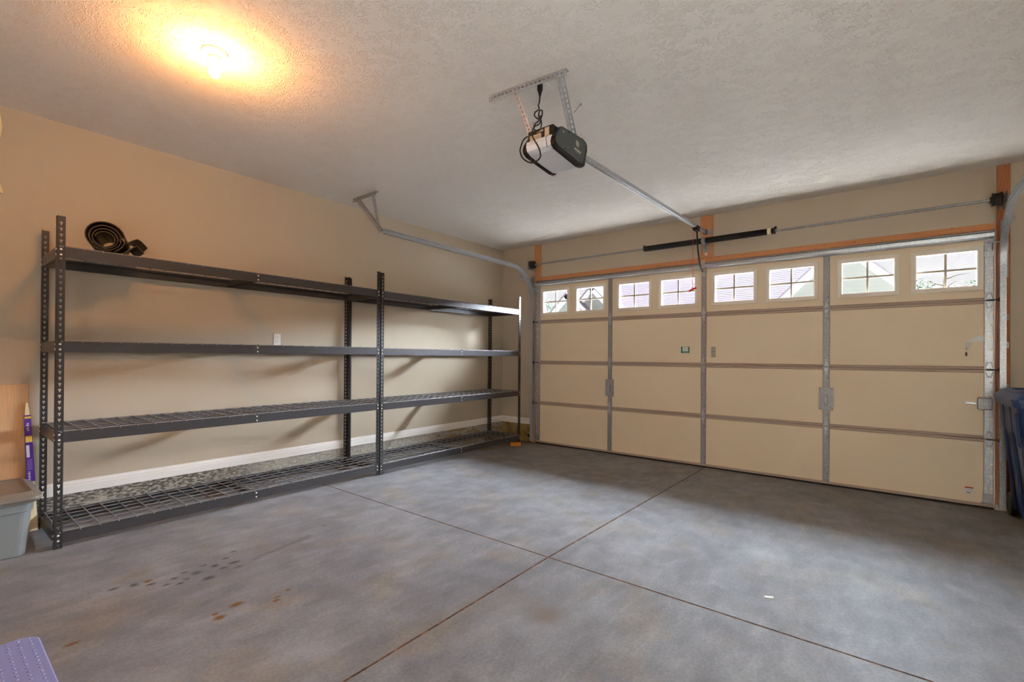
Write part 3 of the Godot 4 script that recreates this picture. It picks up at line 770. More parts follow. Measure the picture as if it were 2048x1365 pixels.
func frame_strip(s: SurfaceTool, x0: float, x1: float, y0: float, y1: float, t: float, z0: float, z1: float, bev: float) -> void:
	bx(s, Vector3(x0 - t + 0.012, y0 - t + 0.012, z0), Vector3(x0 + 0.012, y1 + t - 0.012, z1), bev); bx(s, Vector3(x1 - 0.012, y0 - t + 0.012, z0), Vector3(x1 + t - 0.012, y1 + t - 0.012, z1), bev)
	bx(s, Vector3(x0 + 0.011, y0 - t + 0.012, z0), Vector3(x1 - 0.011, y0 + 0.012, z1), bev); bx(s, Vector3(x0 + 0.011, y1 - 0.012, z0), Vector3(x1 - 0.011, y1 + t - 0.012, z1), bev)

func hinge_mesh(w: float) -> Mesh:
	var s := mb()
	for sg in [-1.0, 1.0]:
		var pl := PackedVector2Array([Vector2(-w / 2, 0.012 * sg), Vector2(-w * 0.22, 0.085 * sg), Vector2(w * 0.22, 0.085 * sg), Vector2(w / 2, 0.012 * sg)])
		if sg < 0: pl.reverse()
		pl.reverse()
		prism(s, pl, 0.0, 0.003)
		# raised ribs that make the A and V shapes
		for e in [-1.0, 1.0]:
			tube(s, [Vector3(e * w * 0.40, 0.018 * sg, 0.005), Vector3(e * w * 0.14, 0.072 * sg, 0.005)], 0.004, 6)
		lathe(s, [Vector2(0.006, 0), Vector2(0.004, 0.004), Vector2(0, 0.004)], 8, Transform3D(Basis(Vector3.RIGHT, Vector3.BACK, Vector3.DOWN), Vector3(0, 0.060 * sg, 0.003)))
	tube(s, [Vector3(-w / 2 - 0.004, 0, 0.010), Vector3(w / 2 + 0.004, 0, 0.010)], 0.009, 10)
	return s.commit()

# ---------------------------------------------------------------- tracks
func track_poly(w: float, d: float, sg: float) -> PackedVector2Array:   # C section; x = side, y = normal
	var t := 0.0022; var h := w / 2
	var p := PackedVector2Array([Vector2(0, -h), Vector2(d * sg, -h), Vector2(d * sg, -h + 0.007), Vector2((d - t) * sg, -h + 0.007), Vector2((d - t) * sg, -h + t), Vector2(t * sg, -h + t), Vector2(t * sg, h - t), Vector2((d - t) * sg, h - t), Vector2((d - t) * sg, h - 0.007), Vector2(d * sg, h - 0.007), Vector2(d * sg, h), Vector2(0, h)])
	return p

func build_tracks() -> void:
	for e in [0, 1]:
		var t := thing("door_track", ["galvanized overhead-door track at the left, curving back to a bracket above the shelves", "galvanized overhead-door track at the right edge, curving up beside the blue bin"][e], "door track")
		var x: float = 0.606 if e == 0 else 5.598
		var sg := 1.0 if e == 0 else -1.0
		var zb := 0.052; var R := 0.50; var yc := 2.11
		var v := [Vector3(x, 0.03, zb), Vector3(x, 1.0, zb), Vector3(x, yc, zb)]
		var c := []
		for k in 19: c.append(Vector3(x, yc + R * sin(k * PI / 36.0), zb + R - R * cos(k * PI / 36.0)))
		var hz := [Vector3(x, yc + R, zb + R - 0.02), Vector3(x, yc + R + 0.004, 1.6), Vector3(x, yc + R + 0.012, 2.765)]
		var pl := track_poly(0.052, 0.040, sg)
		if e == 1: pl.reverse()
		var s := mb(); sweep(s, pl, v, Vector3.RIGHT); obj("vertical_rail", s, M.galv, t)
		s = mb(); sweep(s, pl, c, Vector3.RIGHT); obj("curved_rail", s, M.galv, t)
		s = mb(); sweep(s, pl, hz, Vector3.RIGHT); obj("horizontal_rail", s, M.galv, t)
		# jamb brackets and the flag bracket at the curve
		for y in [0.45, 1.05, 1.65]:
			s = mb()
			bx(s, Vector3(x - 0.0235 * sg, y, 0.0145), Vector3(x + 0.012 * sg, y + 0.05, 0.018), 0.0005); bx(s, Vector3(x - 0.004 * sg, y, 0.018), Vector3(x - 0.001 * sg, y + 0.05, 0.07), 0.0005)
			obj("jamb_bracket", s, M.galv_dull, t)
		s = mb()
		bx(s, Vector3(x - 0.004 * sg, 2.02, 0.013), Vector3(x - 0.001 * sg, 2.52, 0.055), 0.0005)
		bx(s, Vector3(x - 0.004 * sg, 2.44, 0.013), Vector3(x - 0.001 * sg, 2.475, 0.34), 0.0005)
		bx(s, Vector3(x - 0.020 * sg, 2.02, 0.0125), Vector3(x + 0.03 * sg, 2.52, 0.0155), 0.0005)
		obj("flag_bracket", s, M.galv_dull, t)
	# perforated angle hanger carrying the far end of the left track
	var h := thing("track_hanger", "V-shaped perforated angle hanger between the ceiling and the left track end", "bracket")
	var s := mb(); angle(s, Vector3(0.255, RH - 0.001, 2.895), Vector3(0.665, RH - 0.001, 2.895), Vector3(0, 0, -1), Vector3(0, -1, 0), 0.038); obj("ceiling_angle", s, M.galv_dull, h)
	s = mb(); angle(s, Vector3(0.36, RH - 0.02, 2.905), Vector3(0.612, 2.615, 2.775), Vector3(0.5, 0.3, 0.2), Vector3(0.2, 0, 1), 0.036); obj("strut", s, M.galv_dull, h)
	s = mb(); angle(s, Vector3(0.650, RH - 0.012, 2.905), Vector3(0.618, 2.60, 2.79), Vector3(-1, 0, 0), Vector3(0, 0, 1), 0.036); obj("strut", s, M.galv_dull, h)

# slotted angle iron from a to b, its two legs along u and w
func angle(s: SurfaceTool, a: Vector3, b: Vector3, u: Vector3, w: Vector3, leg: float) -> void:
	var x := (b - a).normalized(); var ln := (b - a).length()
	u = (u - x * u.dot(x)).normalized(); w = (w - x * w.dot(x) - u * w.dot(u)).normalized()
	slotted(s, ln, leg, 0.0022, 0.030, 0.013, 0.019, Transform3D(Basis(x, u, w), a))
	slotted(s, ln, leg, 0.0022, 0.030, 0.013, 0.019, Transform3D(Basis(x, w, u), a))

# ---------------------------------------------------------------- torsion springs
func build_springs() -> void:
	var t := thing("torsion_spring_assembly", "steel shaft with two black torsion springs above the overhead door", "torsion springs")
	var y := 2.680; var z := 0.115
	var alongx := func(x: float) -> Transform3D: return Transform3D(Basis(Vector3.DOWN, Vector3.RIGHT, Vector3.BACK), Vector3(x, y, z))
	var s := mb(); tube(s, [Vector3(0.585, y, z), Vector3(5.625, y, z)], 0.0125, 14); obj("shaft", s, M.galv_dull, t)
	for sp in [[2.43, 3.100], [3.150, 3.79]]:
		s = mb(); var prof := []
		var n := int((sp[1] - sp[0]) / 0.0032)
		for k in n + 1: prof.append(Vector2(0.0345 if k % 2 else 0.0322, sp[0] + (sp[1] - sp[0]) * k / n))
		var xf := Transform3D(Basis(Vector3.DOWN, Vector3.RIGHT, Vector3.BACK), Vector3(0, y, z))
		lathe(s, prof, 20, xf); obj("spring", s, M.black_metal, t)
	# paint-marked coils and winding cones
	s = mb(); lathe(s, [Vector2(0.0335, 0), Vector2(0.0352, 0.004), Vector2(0.0335, 0.008), Vector2(0.0352, 0.012), Vector2(0.0335, 0.016), Vector2(0.0352, 0.02), Vector2(0.0335, 0.024), Vector2(0.0352, 0.03), Vector2(0.0335, 0.036)], 20, alongx.call(3.790)); say(obj("marked_coils", s, M.cream, t), "coils banded with cream paint")
	for cx in [[2.40, 1.0], [3.865, -1.0]]:
		s = mb(); lathe(s, [Vector2(0.0126, 0), Vector2(0.030, 0.0), Vector2(0.034, 0.008), Vector2(0.026, 0.014), Vector2(0.034, 0.020), Vector2(0.034, 0.038), Vector2(0.0126, 0.038)], 16, alongx.call(cx[0] - (0.0 if cx[1] > 0 else 0.038)))
		bx(s, Vector3(cx[0] - 0.008, y + 0.02, z - 0.008), Vector3(cx[0] + 0.012, y + 0.046, z + 0.008), 0.002)
		obj("winding_cone", s, M.iron, t)
	s = mb()
	bx(s, Vector3(3.085, y - 0.12, 0.0125), Vector3(3.165, y + 0.05, 0.016), 0.001); bx(s, Vector3(3.122, y - 0.05, 0.016), Vector3(3.126, y + 0.045, z + 0.02), 0.001)
	lathe(s, [Vector2(0.03, 0), Vector2(0.041, 0.004), Vector2(0.041, 0.014), Vector2(0.036, 0.02), Vector2(0.041, 0.026), Vector2(0.041, 0.036), Vector2(0.03, 0.04)], 20, alongx.call(3.104))
	tube(s, [Vector3(3.125, y - 0.04, z - 0.01), Vector3(3.125, y - 0.075, z - 0.02), Vector3(3.14, y - 0.085, 0.03)], 0.006, 8)
	obj("center_bracket", s, M.galv_dull, t)
	s = mb(); bx(s, Vector3(3.112, 2.525, 0.0125), Vector3(3.138, 2.605, 0.014)); say(obj("hang_tag", s, M.plate, t), "white paper tag under the centre bracket")
	for e in [0, 1]:
		var dx: float = 0.665 if e == 0 else 5.535; var sg := 1.0 if e == 0 else -1.0
		s = mb(); var xf: Transform3D = alongx.call(dx); var prof := [Vector2(0.0126, -0.03), Vector2(0.052, -0.03), Vector2(0.062, -0.024), Vector2(0.054, -0.018)]
		for k in 6: prof.append(Vector2(0.0505 if k % 2 else 0.053, -0.014 + k * 0.007))
		prof += [Vector2(0.056, 0.026), Vector2(0.058, 0.030), Vector2(0.03, 0.034), Vector2(0.024, 0.045), Vector2(0.0126, 0.045)]
		if e == 1: xf = xf * Transform3D(Basis(Vector3(0, 0, 1), Vector3(0, -1, 0), Vector3(1, 0, 0)), Vector3.ZERO)
		lathe(s, prof, 22, xf); obj("cable_drum", s, M.iron, t)
		s = mb(); var bxp: float = 0.612 if e == 0 else 5.592
		bx(s, Vector3(bxp - 0.0015, y - 0.07, 0.0165), Vector3(bxp + 0.0015, y + 0.06, z + 0.05), 0.0005)
		bx(s, Vector3(bxp - 0.012, y - 0.07, 0.0125), Vector3(bxp + 0.03 * sg, y + 0.06, 0.0165), 0.0005)
		lathe(s, [Vector2(0.0127, -0.008), Vector2(0.022, -0.008), Vector2(0.022, 0.008), Vector2(0.0127, 0.008)], 16, alongx.call(bxp))
		obj("end_bracket", s, M.galv_dull, t)
		s = mb(); tube(s, [Vector3(dx, y, z - 0.054), Vector3(DX + 0.004 if e == 0 else DX + DW - 0.004, 0.10, 0.022)], 0.0016, 6); obj("lift_cable", s, M.galv, t)

# ---------------------------------------------------------------- opener
func build_opener() -> void:
	var o := thing("garage_door_opener", "ceiling-hung garage door opener with dark end caps, silver light lens and long rail", "door opener")
	var x0 := 2.995; var x1 := 3.225
	var cap := PackedVector2Array([Vector2(-3.495, 2.585), Vector2(-3.49, 2.565), Vector2(-3.46, 2.548), Vector2(-3.20, 2.526), Vector2(-3.155, 2.532), Vector2(-3.13, 2.552), Vector2(-3.098, 2.660), Vector2(-3.098, 2.690), Vector2(-3.115, 2.708), Vector2(-3.15, 2.716), Vector2(-3.40, 2.700), Vector2(-3.425, 2.690), Vector2(-3.485, 2.615)])
	# local x = -z, local y = y, local z = x
	var fx := Transform3D(Basis(Vector3.FORWARD, Vector3.UP, Vector3.RIGHT), Vector3.ZERO)
	for e in [0, 1]:
		var s := mb()
		if e == 0: prism(s, cap, x0, x0 + 0.022, fx)
		else: prism(s, cap, x1 - 0.026, x1, fx)
		var c := obj("end_cap", s, M.black, o)
		if e == 1:
			s = mb(); var inner := PackedVector2Array()
			var mid := Vector2(-3.30, 2.622)
			for p in cap: inner.append(mid + (p - mid) * Vector2(0.90, 0.86) + Vector2(-0.010, 0.006))
			prism(s, inner, x1 + 0.0002, x1 + 0.004, fx); obj("face_plate", s, M.cap_face, c)
			s = mb(); var ef := Transform3D(Basis(Vector3.FORWARD, Vector3.RIGHT, Vector3.DOWN), Vector3(x1 + 0.004, 2.655, 3.232))
			s.set_color(Color(0.30, 0.24, 0.13)); lathe(s, [Vector2(0.0225, 0), Vector2(0.0225, 0.0012), Vector2(0.018, 0.0012)], 24, ef)
			s.set_color(Color(0.36, 0.34, 0.31)); lathe(s, [Vector2(0.018, 0.0010), Vector2(0.0, 0.0010)], 24, ef)
			s.set_color(Color(0.30, 0.42, 0.46)); bx(s, Vector3(x1 + 0.0050, 2.650, 3.216), Vector3(x1 + 0.0056, 2.660, 3.248))
			obj("emblem", s, M.print, c)
			s = mb(); s.set_color(Color(0.62, 0.60, 0.58))
			for k in 7: bx(s, Vector3(x1 + 0.004, 2.609 - 0.0006 * k, 3.268 - k * 0.0115), Vector3(x1 + 0.0048, 2.621 - 0.0006 * k, 3.2605 - k * 0.0115))
			s.set_color(Color(0.34, 0.34, 0.33)); bx(s, Vector3(x1 + 0.004, 2.597, 3.20), Vector3(x1 + 0.0046, 2.600, 3.265))
			s.set_color(Color(0.55, 0.54, 0.50)); bx(s, Vector3(x1 + 0.004, 2.662, 3.392), Vector3(x1 + 0.0046, 2.674, 3.402))
			obj("lettering", s, M.print, c).set_meta("kind", "stuff")
			for p in [[3.335, 2.690], [3.375, 2.572]]:
				s = mb(); s.set_color(Color(0.005, 0.005, 0.005)); lathe(s, [Vector2(0.006, 0), Vector2(0.006, 0.001), Vector2(0, 0.001)], 10, Transform3D(Basis(Vector3.FORWARD, Vector3.RIGHT, Vector3.DOWN), Vector3(x1 + 0.004, p[1], p[0])))
				obj("screw_hole", s, M.print, c)
	var s := mb(); bx(s, Vector3(x0 + 0.02, 2.575, 3.13), Vector3(x1 - 0.024, 2.700, 3.462), 0.006); obj("chassis", s, M.black_metal, o)
	s = mb()   # diffuser wrapping from the back under the belly
	var lens := PackedVector2Array([Vector2(-3.484, 2.628), Vector2(-3.490, 2.600), Vector2(-3.480, 2.572), Vector2(-3.44, 2.556), Vector2(-3.32, 2.542), Vector2(-3.19, 2.533), Vector2(-3.14, 2.545), Vector2(-3.11, 2.60), Vector2(-3.14, 2.60), Vector2(-3.20, 2.552), Vector2(-3.44, 2.572), Vector2(-3.464, 2.590), Vector2(-3.464, 2.628)])
	prism(s, lens, x0 + 0.0225, x1 - 0.0265, fx); obj("light_lens", s, M.lens, o)
	s = mb(); bx(s, Vector3(x0 + 0.022, 2.629, 3.4625), Vector3(x1 - 0.026, 2.698, 3.468), 0.002); var bp := obj("back_panel", s, M.black, o)
	s = mb()
	s.set_color(Color(0.62, 0.46, 0.32)); bx(s, Vector3(3.030, 2.634, 3.468), Vector3(3.115, 2.668, 3.4695)); bx(s, Vector3(3.140, 2.638, 3.468), Vector3(3.172, 2.690, 3.4695))
	s.set_color(Color(0.20, 0.12, 0.08)); 
	for k in 3: bx(s, Vector3(3.062, 2.641 + k * 0.007, 3.4695), Vector3(3.108, 2.643 + k * 0.007, 3.4699))
	s.set_color(Color(0.50, 0.33, 0.22))
	for k in 4: bx(s, Vector3(3.086 + k * 0.012, 2.674, 3.468), Vector3(3.094 + k * 0.012, 2.686, 3.473))
	obj("wiring_label", s, M.print, bp)
	s = mb(); tube(s, [Vector3(3.165, 2.64, 3.472), Vector3(3.168, 2.61, 3.497), Vector3(3.175, 2.575, 3.50), Vector3(3.176, 2.55, 3.49)], 0.0016, 6); obj("antenna_wire", s, M.black, o)
	# rail, trolley, arm, release cord, header bracket
	var ra := Vector3(3.11, 2.692, 3.12); var rb := Vector3(3.118, 2.802, 0.050)
	var rz := (ra - rb).normalized(); var rx := Vector3.UP.cross(rz).normalized(); var rf := Basis(rx, rz.cross(rx), rz)
	s = mb(); var L := (ra - rb).length()
	prism(s, PackedVector2Array([Vector2(-0.017, -0.016), Vector2(-0.006, -0.016), Vector2(-0.006, -0.010), Vector2(0.006, -0.010), Vector2(0.006, -0.016), Vector2(0.017, -0.016), Vector2(0.017, 0.016), Vector2(-0.017, 0.016)]), 0.0, L, Transform3D(rf, rb)); obj("rail", s, M.galv, o)
	s = mb(); bx(s, Vector3(3.122, 2.765, 0.0125), Vector3(3.192, 2.835, 0.016), 0.001); bx(s, Vector3(3.102, 2.772, 0.016), Vector3(3.140, 2.776, 0.075), 0.001); bx(s, Vector3(3.136, 2.772, 0.0125), Vector3(3.140, 2.825, 0.075), 0.001)
	tube(s, [Vector3(3.092, 2.80, 0.06), Vector3(3.145, 2.80, 0.06)], 0.006, 8); obj("header_bracket", s, M.galv_dull, o)
	var tp := rb.lerp(ra, 0.105)
	s = mb(); bx(s, Vector3(-0.026, -0.050, -0.05), Vector3(0.026, -0.012, 0.055), 0.006, Transform3D(rf, tp)); bx(s, Vector3(-0.034, -0.026, -0.03), Vector3(0.034, 0.002, 0.045), 0.005, Transform3D(rf, tp))
	var tr := obj("trolley", s, M.black, o)
	s = mb()
	var arm := [tp + Vector3(0, -0.045, -0.02), Vector3(3.106, 2.55, 0.27), Vector3(3.104, 2.42, 0.20), Vector3(3.102, 2.365, 0.150), Vector3(3.10, 2.335, 0.09), Vector3(3.10, 2.33, 0.062)]
	tube(s, arm, 0.009, 8); obj("arm", s, M.black, o)
	s = mb(); bx(s, Vector3(3.078, 2.285, 0.006), Vector3(3.122, 2.365, 0.009), 0.001); bx(s, Vector3(3.086, 2.318, 0.009), Vector3(3.089, 2.342, 0.072), 0.0005); bx(s, Vector3(3.111, 2.318, 0.009), Vector3(3.114, 2.342, 0.072), 0.0005)
	tube(s, [Vector3(3.080, 2.33, 0.062), Vector3(3.120, 2.33, 0.062)], 0.005, 8)
	slotted(s, 0.10, 0.045, 0.003, 0.02, 0.008, 0.012, Transform3D(Basis(Vector3.UP, Vector3.RIGHT, Vector3.FORWARD), Vector3(3.0775, 2.37, 0.056)), false, 2)
	obj("door_bracket", s, M.galv, o)
	s = mb(); tube(s, [Vector3(3.078, 2.735, 0.362), Vector3(3.079, 2.5, 0.364), Vector3(3.078, 2.10, 0.366)], 0.0022, 6); var rc := obj("release_cord", s, M.red_cord, o)
	s = mb(); tube(s, [Vector3(3.045, 2.062, 0.39), Vector3(3.078, 2.086, 0.366), Vector3(3.112, 2.100, 0.345)], 0.011, 10); tube(s, [Vector3(3.078, 2.08, 0.366), Vector3(3.078, 2.108, 0.366)], 0.006, 8)
	say(obj("pull_handle", s, M.red, rc), "red T-shaped pull handle")
	# power cord: plug under the ceiling, a knotted hank, a loose loop in front of the lens
	s = mb()
	tube(s, [Vector3(3.077, RH - 0.012, 3.43), Vector3(3.077, RH - 0.045, 3.43), Vector3(3.077, RH - 0.055, 3.43), Vector3(3.077, RH - 0.085, 3.43)], 0.016, 12, true, [0.017, 0.017, 0.012, 0.005])
	var c := []; var c2 := []   # the cord hangs in the plane just behind the unit
	c = [Vector3(3.077, RH - 0.08, 3.43), Vector3(3.077, 2.90, 3.432), Vector3(3.085, 2.868, 3.448), Vector3(3.100, 2.835, 3.48)]
	for q in [Vector2(3.120, 2.795), Vector2(3.099, 2.778), Vector2(3.099, 2.753), Vector2(3.125, 2.733), Vector2(3.150, 2.743), Vector2(3.150, 2.773), Vector2(3.124, 2.784), Vector2(3.117, 2.754), Vector2(3.143, 2.710), Vector2(3.132, 2.677), Vector2(3.111, 2.665), Vector2(3.092, 2.683), Vector2(3.103, 2.713), Vector2(3.132, 2.731), Vector2(3.142, 2.752)]: c.append(Vector3(q.x, q.y, 3.507 + 0.008 * sin(q.x * 90.0)))
	for q in [Vector2(3.128, 2.750), Vector2(3.143, 2.716), Vector2(3.125, 2.697), Vector2(3.096, 2.694), Vector2(3.074, 2.670), Vector2(3.078, 2.636), Vector2(3.107, 2.591), Vector2(3.133, 2.545), Vector2(3.134, 2.503), Vector2(3.097, 2.485), Vector2(3.053, 2.491), Vector2(3.007, 2.527), Vector2(2.987, 2.575), Vector2(2.991, 2.620), Vector2(3.010, 2.645)]: c2.append(Vector3(q.x, q.y, 3.507 + 0.006 * sin(q.y * 40.0)))
	c2.append(Vector3(3.020, 2.668, 3.478))
	tube(s, smooth(c, 5), 0.0042, 8)
	var c3 := smooth(c2, 5)
	tube(s, c3, 0.0042, 8)
	obj("power_cord", s, M.black, o)
	var ol := thing("ceiling_outlet", "small white ceiling outlet holding the black plug of the door opener", "outlet", Vector3(3.077, RH, 3.40))
	s = mb(); bx(s, Vector3(-0.035, -0.006, -0.075), Vector3(0.035, 0.0, 0.045), 0.003); obj("cover_plate", s, M.plate, ol)
	for zz in [-0.035, 0.030]:
		s = mb(); lathe(s, [Vector2(0.0, -0.010), Vector2(0.014, -0.010), Vector2(0.016, -0.006)], 14, Transform3D(Basis.IDENTITY, Vector3(0, 0, zz))); obj("receptacle", s, M.plate, ol)
	# hanger of perforated angle
	var h := thing("opener_hanger", "perforated angle-iron hanger holding the opener below the ceiling", "bracket")
	s = mb(); angle(s, Vector3(2.735, RH - 0.001, 3.515), Vector3(3.285, RH - 0.001, 3.462), Vector3(0, 0, -1), Vector3(0, -1, 0), 0.040); obj("ceiling_angle", s, M.galv, h)
	s = mb(); angle(s, Vector3(2.915, RH - 0.014, 3.505), Vector3(3.000, 2.690, 3.44), Vector3(0, 0, -1), Vector3(1, 0, 0), 0.030); obj("strut", s, M.galv, h)
	s = mb(); angle(s, Vector3(3.235, RH - 0.006, 3.47), Vector3(3.195, 2.715, 3.24), Vector3(0, 0, 1), Vector3(1, 0, 0), 0.034); obj("strut", s, M.galv, h)
	s = mb(); tube(s, [Vector3(3.26, 2.80, 3.33), Vector3(3.30, 2.84, 3.32)], 0.003, 6); lathe(s, [Vector2(0, 0), Vector2(0.008, 0), Vector2(0.008, 0.006), Vector2(0, 0.006)], 8, Transform3D(Basis.IDENTITY, Vector3(3.302, 2.84, 3.32))); obj("bolt", s, M.galv_dull, h)

func smooth(p: Array, n: int) -> Array:
	var out := []
	for i in p.size() - 1:
		var a: Vector3 = p[maxi(i - 1, 0)]; var b: Vector3 = p[i]; var c: Vector3 = p[i + 1]; var d: Vector3 = p[mini(i + 2, p.size() - 1)]
		for k in n: out.append(b.cubic_interpolate(c, a, d, float(k) / n))
	out.append(p[-1])
	return out

# ---------------------------------------------------------------- lamp
func build_lamp() -> void:
	var at := Vector3(1.798, RH, 4.775)
	var t := thing("ceiling_lamp", "lit bare light bulb in a white porcelain holder on the ceiling", "lamp", at)
	var s := mb()
	lathe(s, [Vector2(0.0, -0.001), Vector2(0.060, -0.001), Vector2(0.060, -0.010), Vector2(0.055, -0.016), Vector2(0.034, -0.024), Vector2(0.026, -0.034), Vector2(0.025, -0.052), Vector2(0.021, -0.056), Vector2(0.017, -0.050)].map(func(v): return v), 32, Transform3D.IDENTITY, true)
	obj("porcelain_holder", s, M.porcelain, t)
	s = mb()
	lathe(s, [Vector2(0.013, -0.050), Vector2(0.0145, -0.064), Vector2(0.020, -0.078), Vector2(0.027, -0.094), Vector2(0.030, -0.110), Vector2(0.028, -0.125), Vector2(0.020, -0.138), Vector2(0.010, -0.1445), Vector2(0.0, -0.146)], 28, Transform3D.IDENTITY, true)
	var g := mat(Color(1, 0.97, 0.9), 0.3); g.emission_enabled = true; g.emission = Color(1.0, 0.93, 0.80); g.emission_energy_multiplier = 1.2
	obj("bulb", s, g, t)
	var l := OmniLight3D.new(); l.name = "bulb_light"; l.position = Vector3(0, -0.122, 0)
	l.light_color = Color(1.0, 0.67, 0.35); l.light_energy = 0.205; l.light_size = 0.01; l.omni_range = 14.0; l.omni_attenuation = 2.0; l.shadow_enabled = true
	t.add_child(l)

# ---------------------------------------------------------------- shelving
const RD := 0.594     # depth
const RL := 2.44      # length of one unit
const PH := 2.118     # post height
const LEVELS := [0.103, 0.7434, 1.3202, 1.9248]

func post_mesh(fx: float, fz: float) -> Mesh:   # corner at the origin, legs run towards fx on x and fz on z
	var s := mb()
	var k := 0.040
	slotted(s, PH, k, 0.002, 0.038, 0.0135, 0.021, Transform3D(Basis(Vector3.UP, Vector3(fx, 0, 0), Vector3(0, 0, fz)), Vector3.ZERO), true)
	slotted(s, PH, k, 0.002, 0.038, 0.0135, 0.021, Transform3D(Basis(Vector3.UP, Vector3(0, 0, fz), Vector3(fx, 0, 0)), Vector3.ZERO), true)
	return s.commit()

func build_racks() -> void:
	var r := thing("shelf_unit", "dark grey steel wire-deck shelf unit nearer the viewer, a rubber mat roll on top", "shelf unit", Vector3(0.04, 0.0660, 2.808))
	for p in [[0.0, 0.0, 1.0, 1.0], [RD, 0.0, -1.0, 1.0], [0.0, RL, 1.0, -1.0], [RD, RL, -1.0, -1.0]]:
		same("post", post_mesh(p[2], p[3]), M.rack_post, r, Transform3D(Basis.IDENTITY, Vector3(p[0], 0, p[1])))
	# beam section: x = inwards from the face, y = up from the bottom of the face
	var bm := PackedVector2Array([Vector2(0, 0), Vector2(0.016, 0), Vector2(0.016, 0.002), Vector2(0.002, 0.002), Vector2(0.002, 0.056), Vector2(0.024, 0.056), Vector2(0.024, 0.058), Vector2(0.002, 0.058), Vector2(0.002, 0.070), Vector2(0, 0.070)])
	var rv := mb()
	for y in LEVELS:
		var yb: float = y - 0.070
		var s := mb()
		prism(s, bm, 0.003, RL - 0.003, Transform3D(Basis(Vector3.LEFT, Vector3.UP, Vector3.FORWARD), Vector3(RD - 0.0025, yb, RL))); obj("front_beam", s, M.rack, r)
		s = mb(); prism(s, bm, 0.003, RL - 0.003, Transform3D(Basis(Vector3.RIGHT, Vector3.UP, Vector3.BACK), Vector3(0.0025, yb, 0))); obj("rear_beam", s, M.rack, r)
		for e in [0, 1]:
			s = mb()
			var xf := Transform3D(Basis(Vector3.BACK, Vector3.UP, Vector3.LEFT), Vector3(RD, yb, 0.0025)) if e == 0 else Transform3D(Basis(Vector3.FORWARD, Vector3.UP, Vector3.RIGHT), Vector3(0, yb, RL - 0.0025))
			prism(s, bm, 0.003, RD - 0.003, xf); obj("end_beam", s, M.rack, r)
		s = mb(); bx(s, Vector3(0.006, yb + 0.008, RL / 2 - 0.019), Vector3(RD - 0.006, yb + 0.055, RL / 2 - 0.017)); bx(s, Vector3(0.006, yb + 0.008, RL / 2 + 0.017), Vector3(RD - 0.006, yb + 0.055, RL / 2 + 0.019)); bx(s, Vector3(0.006, yb + 0.053, RL / 2 - 0.019), Vector3(RD - 0.006, yb + 0.055, RL / 2 + 0.019)); obj("crossbar", s, M.rack, r)
		for hf in 2:
			s = mb(); var z0 := 0.02 + hf * (RL / 2 - 0.014); var z1 := z0 + RL / 2 - 0.026
			for k in 6: tube(s, [Vector3(0.048 + k * 0.0996, y + 0.0005, z0), Vector3(0.048 + k * 0.0996, y + 0.0005, z1)], 0.0034, 6)
			for k in 13:
				var zz := z0 + 0.008 + k * (z1 - z0 - 0.016) / 12.0
				tube(s, [Vector3(0.0005, y - 0.006, zz), Vector3(0.0005, y + 0.0035, zz), Vector3(0.006, y + 0.005, zz), Vector3(RD - 0.006, y + 0.005, zz), Vector3(RD - 0.0003, y + 0.0035, zz), Vector3(RD - 0.0003, y - 0.006, zz)], 0.0034, 6)
			for xx in [0.006, RD - 0.006]: tube(s, [Vector3(xx, y + 0.0025, z0), Vector3(xx, y + 0.0025, z1)], 0.0034, 6)
			obj("wire_deck", s, M.wire, r)
		for zz in [0.020, RL - 0.020, RL / 2]:
			for yy in [yb + 0.018, yb + 0.052]:
				lathe(rv, [Vector2(0.0068, 0), Vector2(0.0056, 0.0032), Vector2(0, 0.0042)], 8, Transform3D(Basis(Vector3.UP, Vector3.RIGHT, Vector3.BACK), Vector3(RD + (0.0 if zz != RL / 2 else -0.0024), yy, zz)))
		for e in [[0.0, -1.0], [RL, 1.0]]:
			for yy in [yb + 0.018, yb + 0.052]:
				for xx in [0.020, RD - 0.020]: lathe(rv, [Vector2(0.0068, 0), Vector2(0.0056, 0.0032), Vector2(0, 0.0042)], 8, Transform3D(Basis(Vector3.RIGHT, Vector3(0, 0, e[1]), Vector3(0, e[1], 0)), Vector3(xx, yy, e[0])))
	obj("rivets", rv, M.rivet, r).set_meta("kind", "stuff")
	var q := r.duplicate(); q.name = numbered("shelf_unit"); add_child(q); q.position = Vector3(0.04, 0.0600, 0.358)
	tag(q, "dark grey steel wire-deck shelf unit in the far corner beside the overhead door", "shelf unit")
	# wedges that level the far unit on the sloping slab
	for k in 2:
		var s := mb(); var x: float = 0.600 if k == 0 else 0.06
		var y0 := fy(0.37)
		var xf := Transform3D(Basis(Vector3(0.62, 0, -0.78), Vector3.UP, Vector3(0.78, 0, 0.62)), Vector3(x, y0 + 0.0015, 0.40))
		if k == 1: xf = Transform3D(Basis.IDENTITY, Vector3(x, y0 + 0.0015, 0.385))
		prism(s, PackedVector2Array([Vector2(-0.10, 0.0), Vector2(0.055, 0.0), Vector2(0.055, 0.0495), Vector2(0.050, 0.0510), Vector2(-0.10, 0.0490)]), -0.045, 0.045, xf)
		tag(obj("wood_shim", s, M.shim if k == 0 else M.bark), ["orange wood shim under the front foot of the shelf unit by the door", "dark brown block under the rear foot of the shelf unit by the door"][k], "shim")

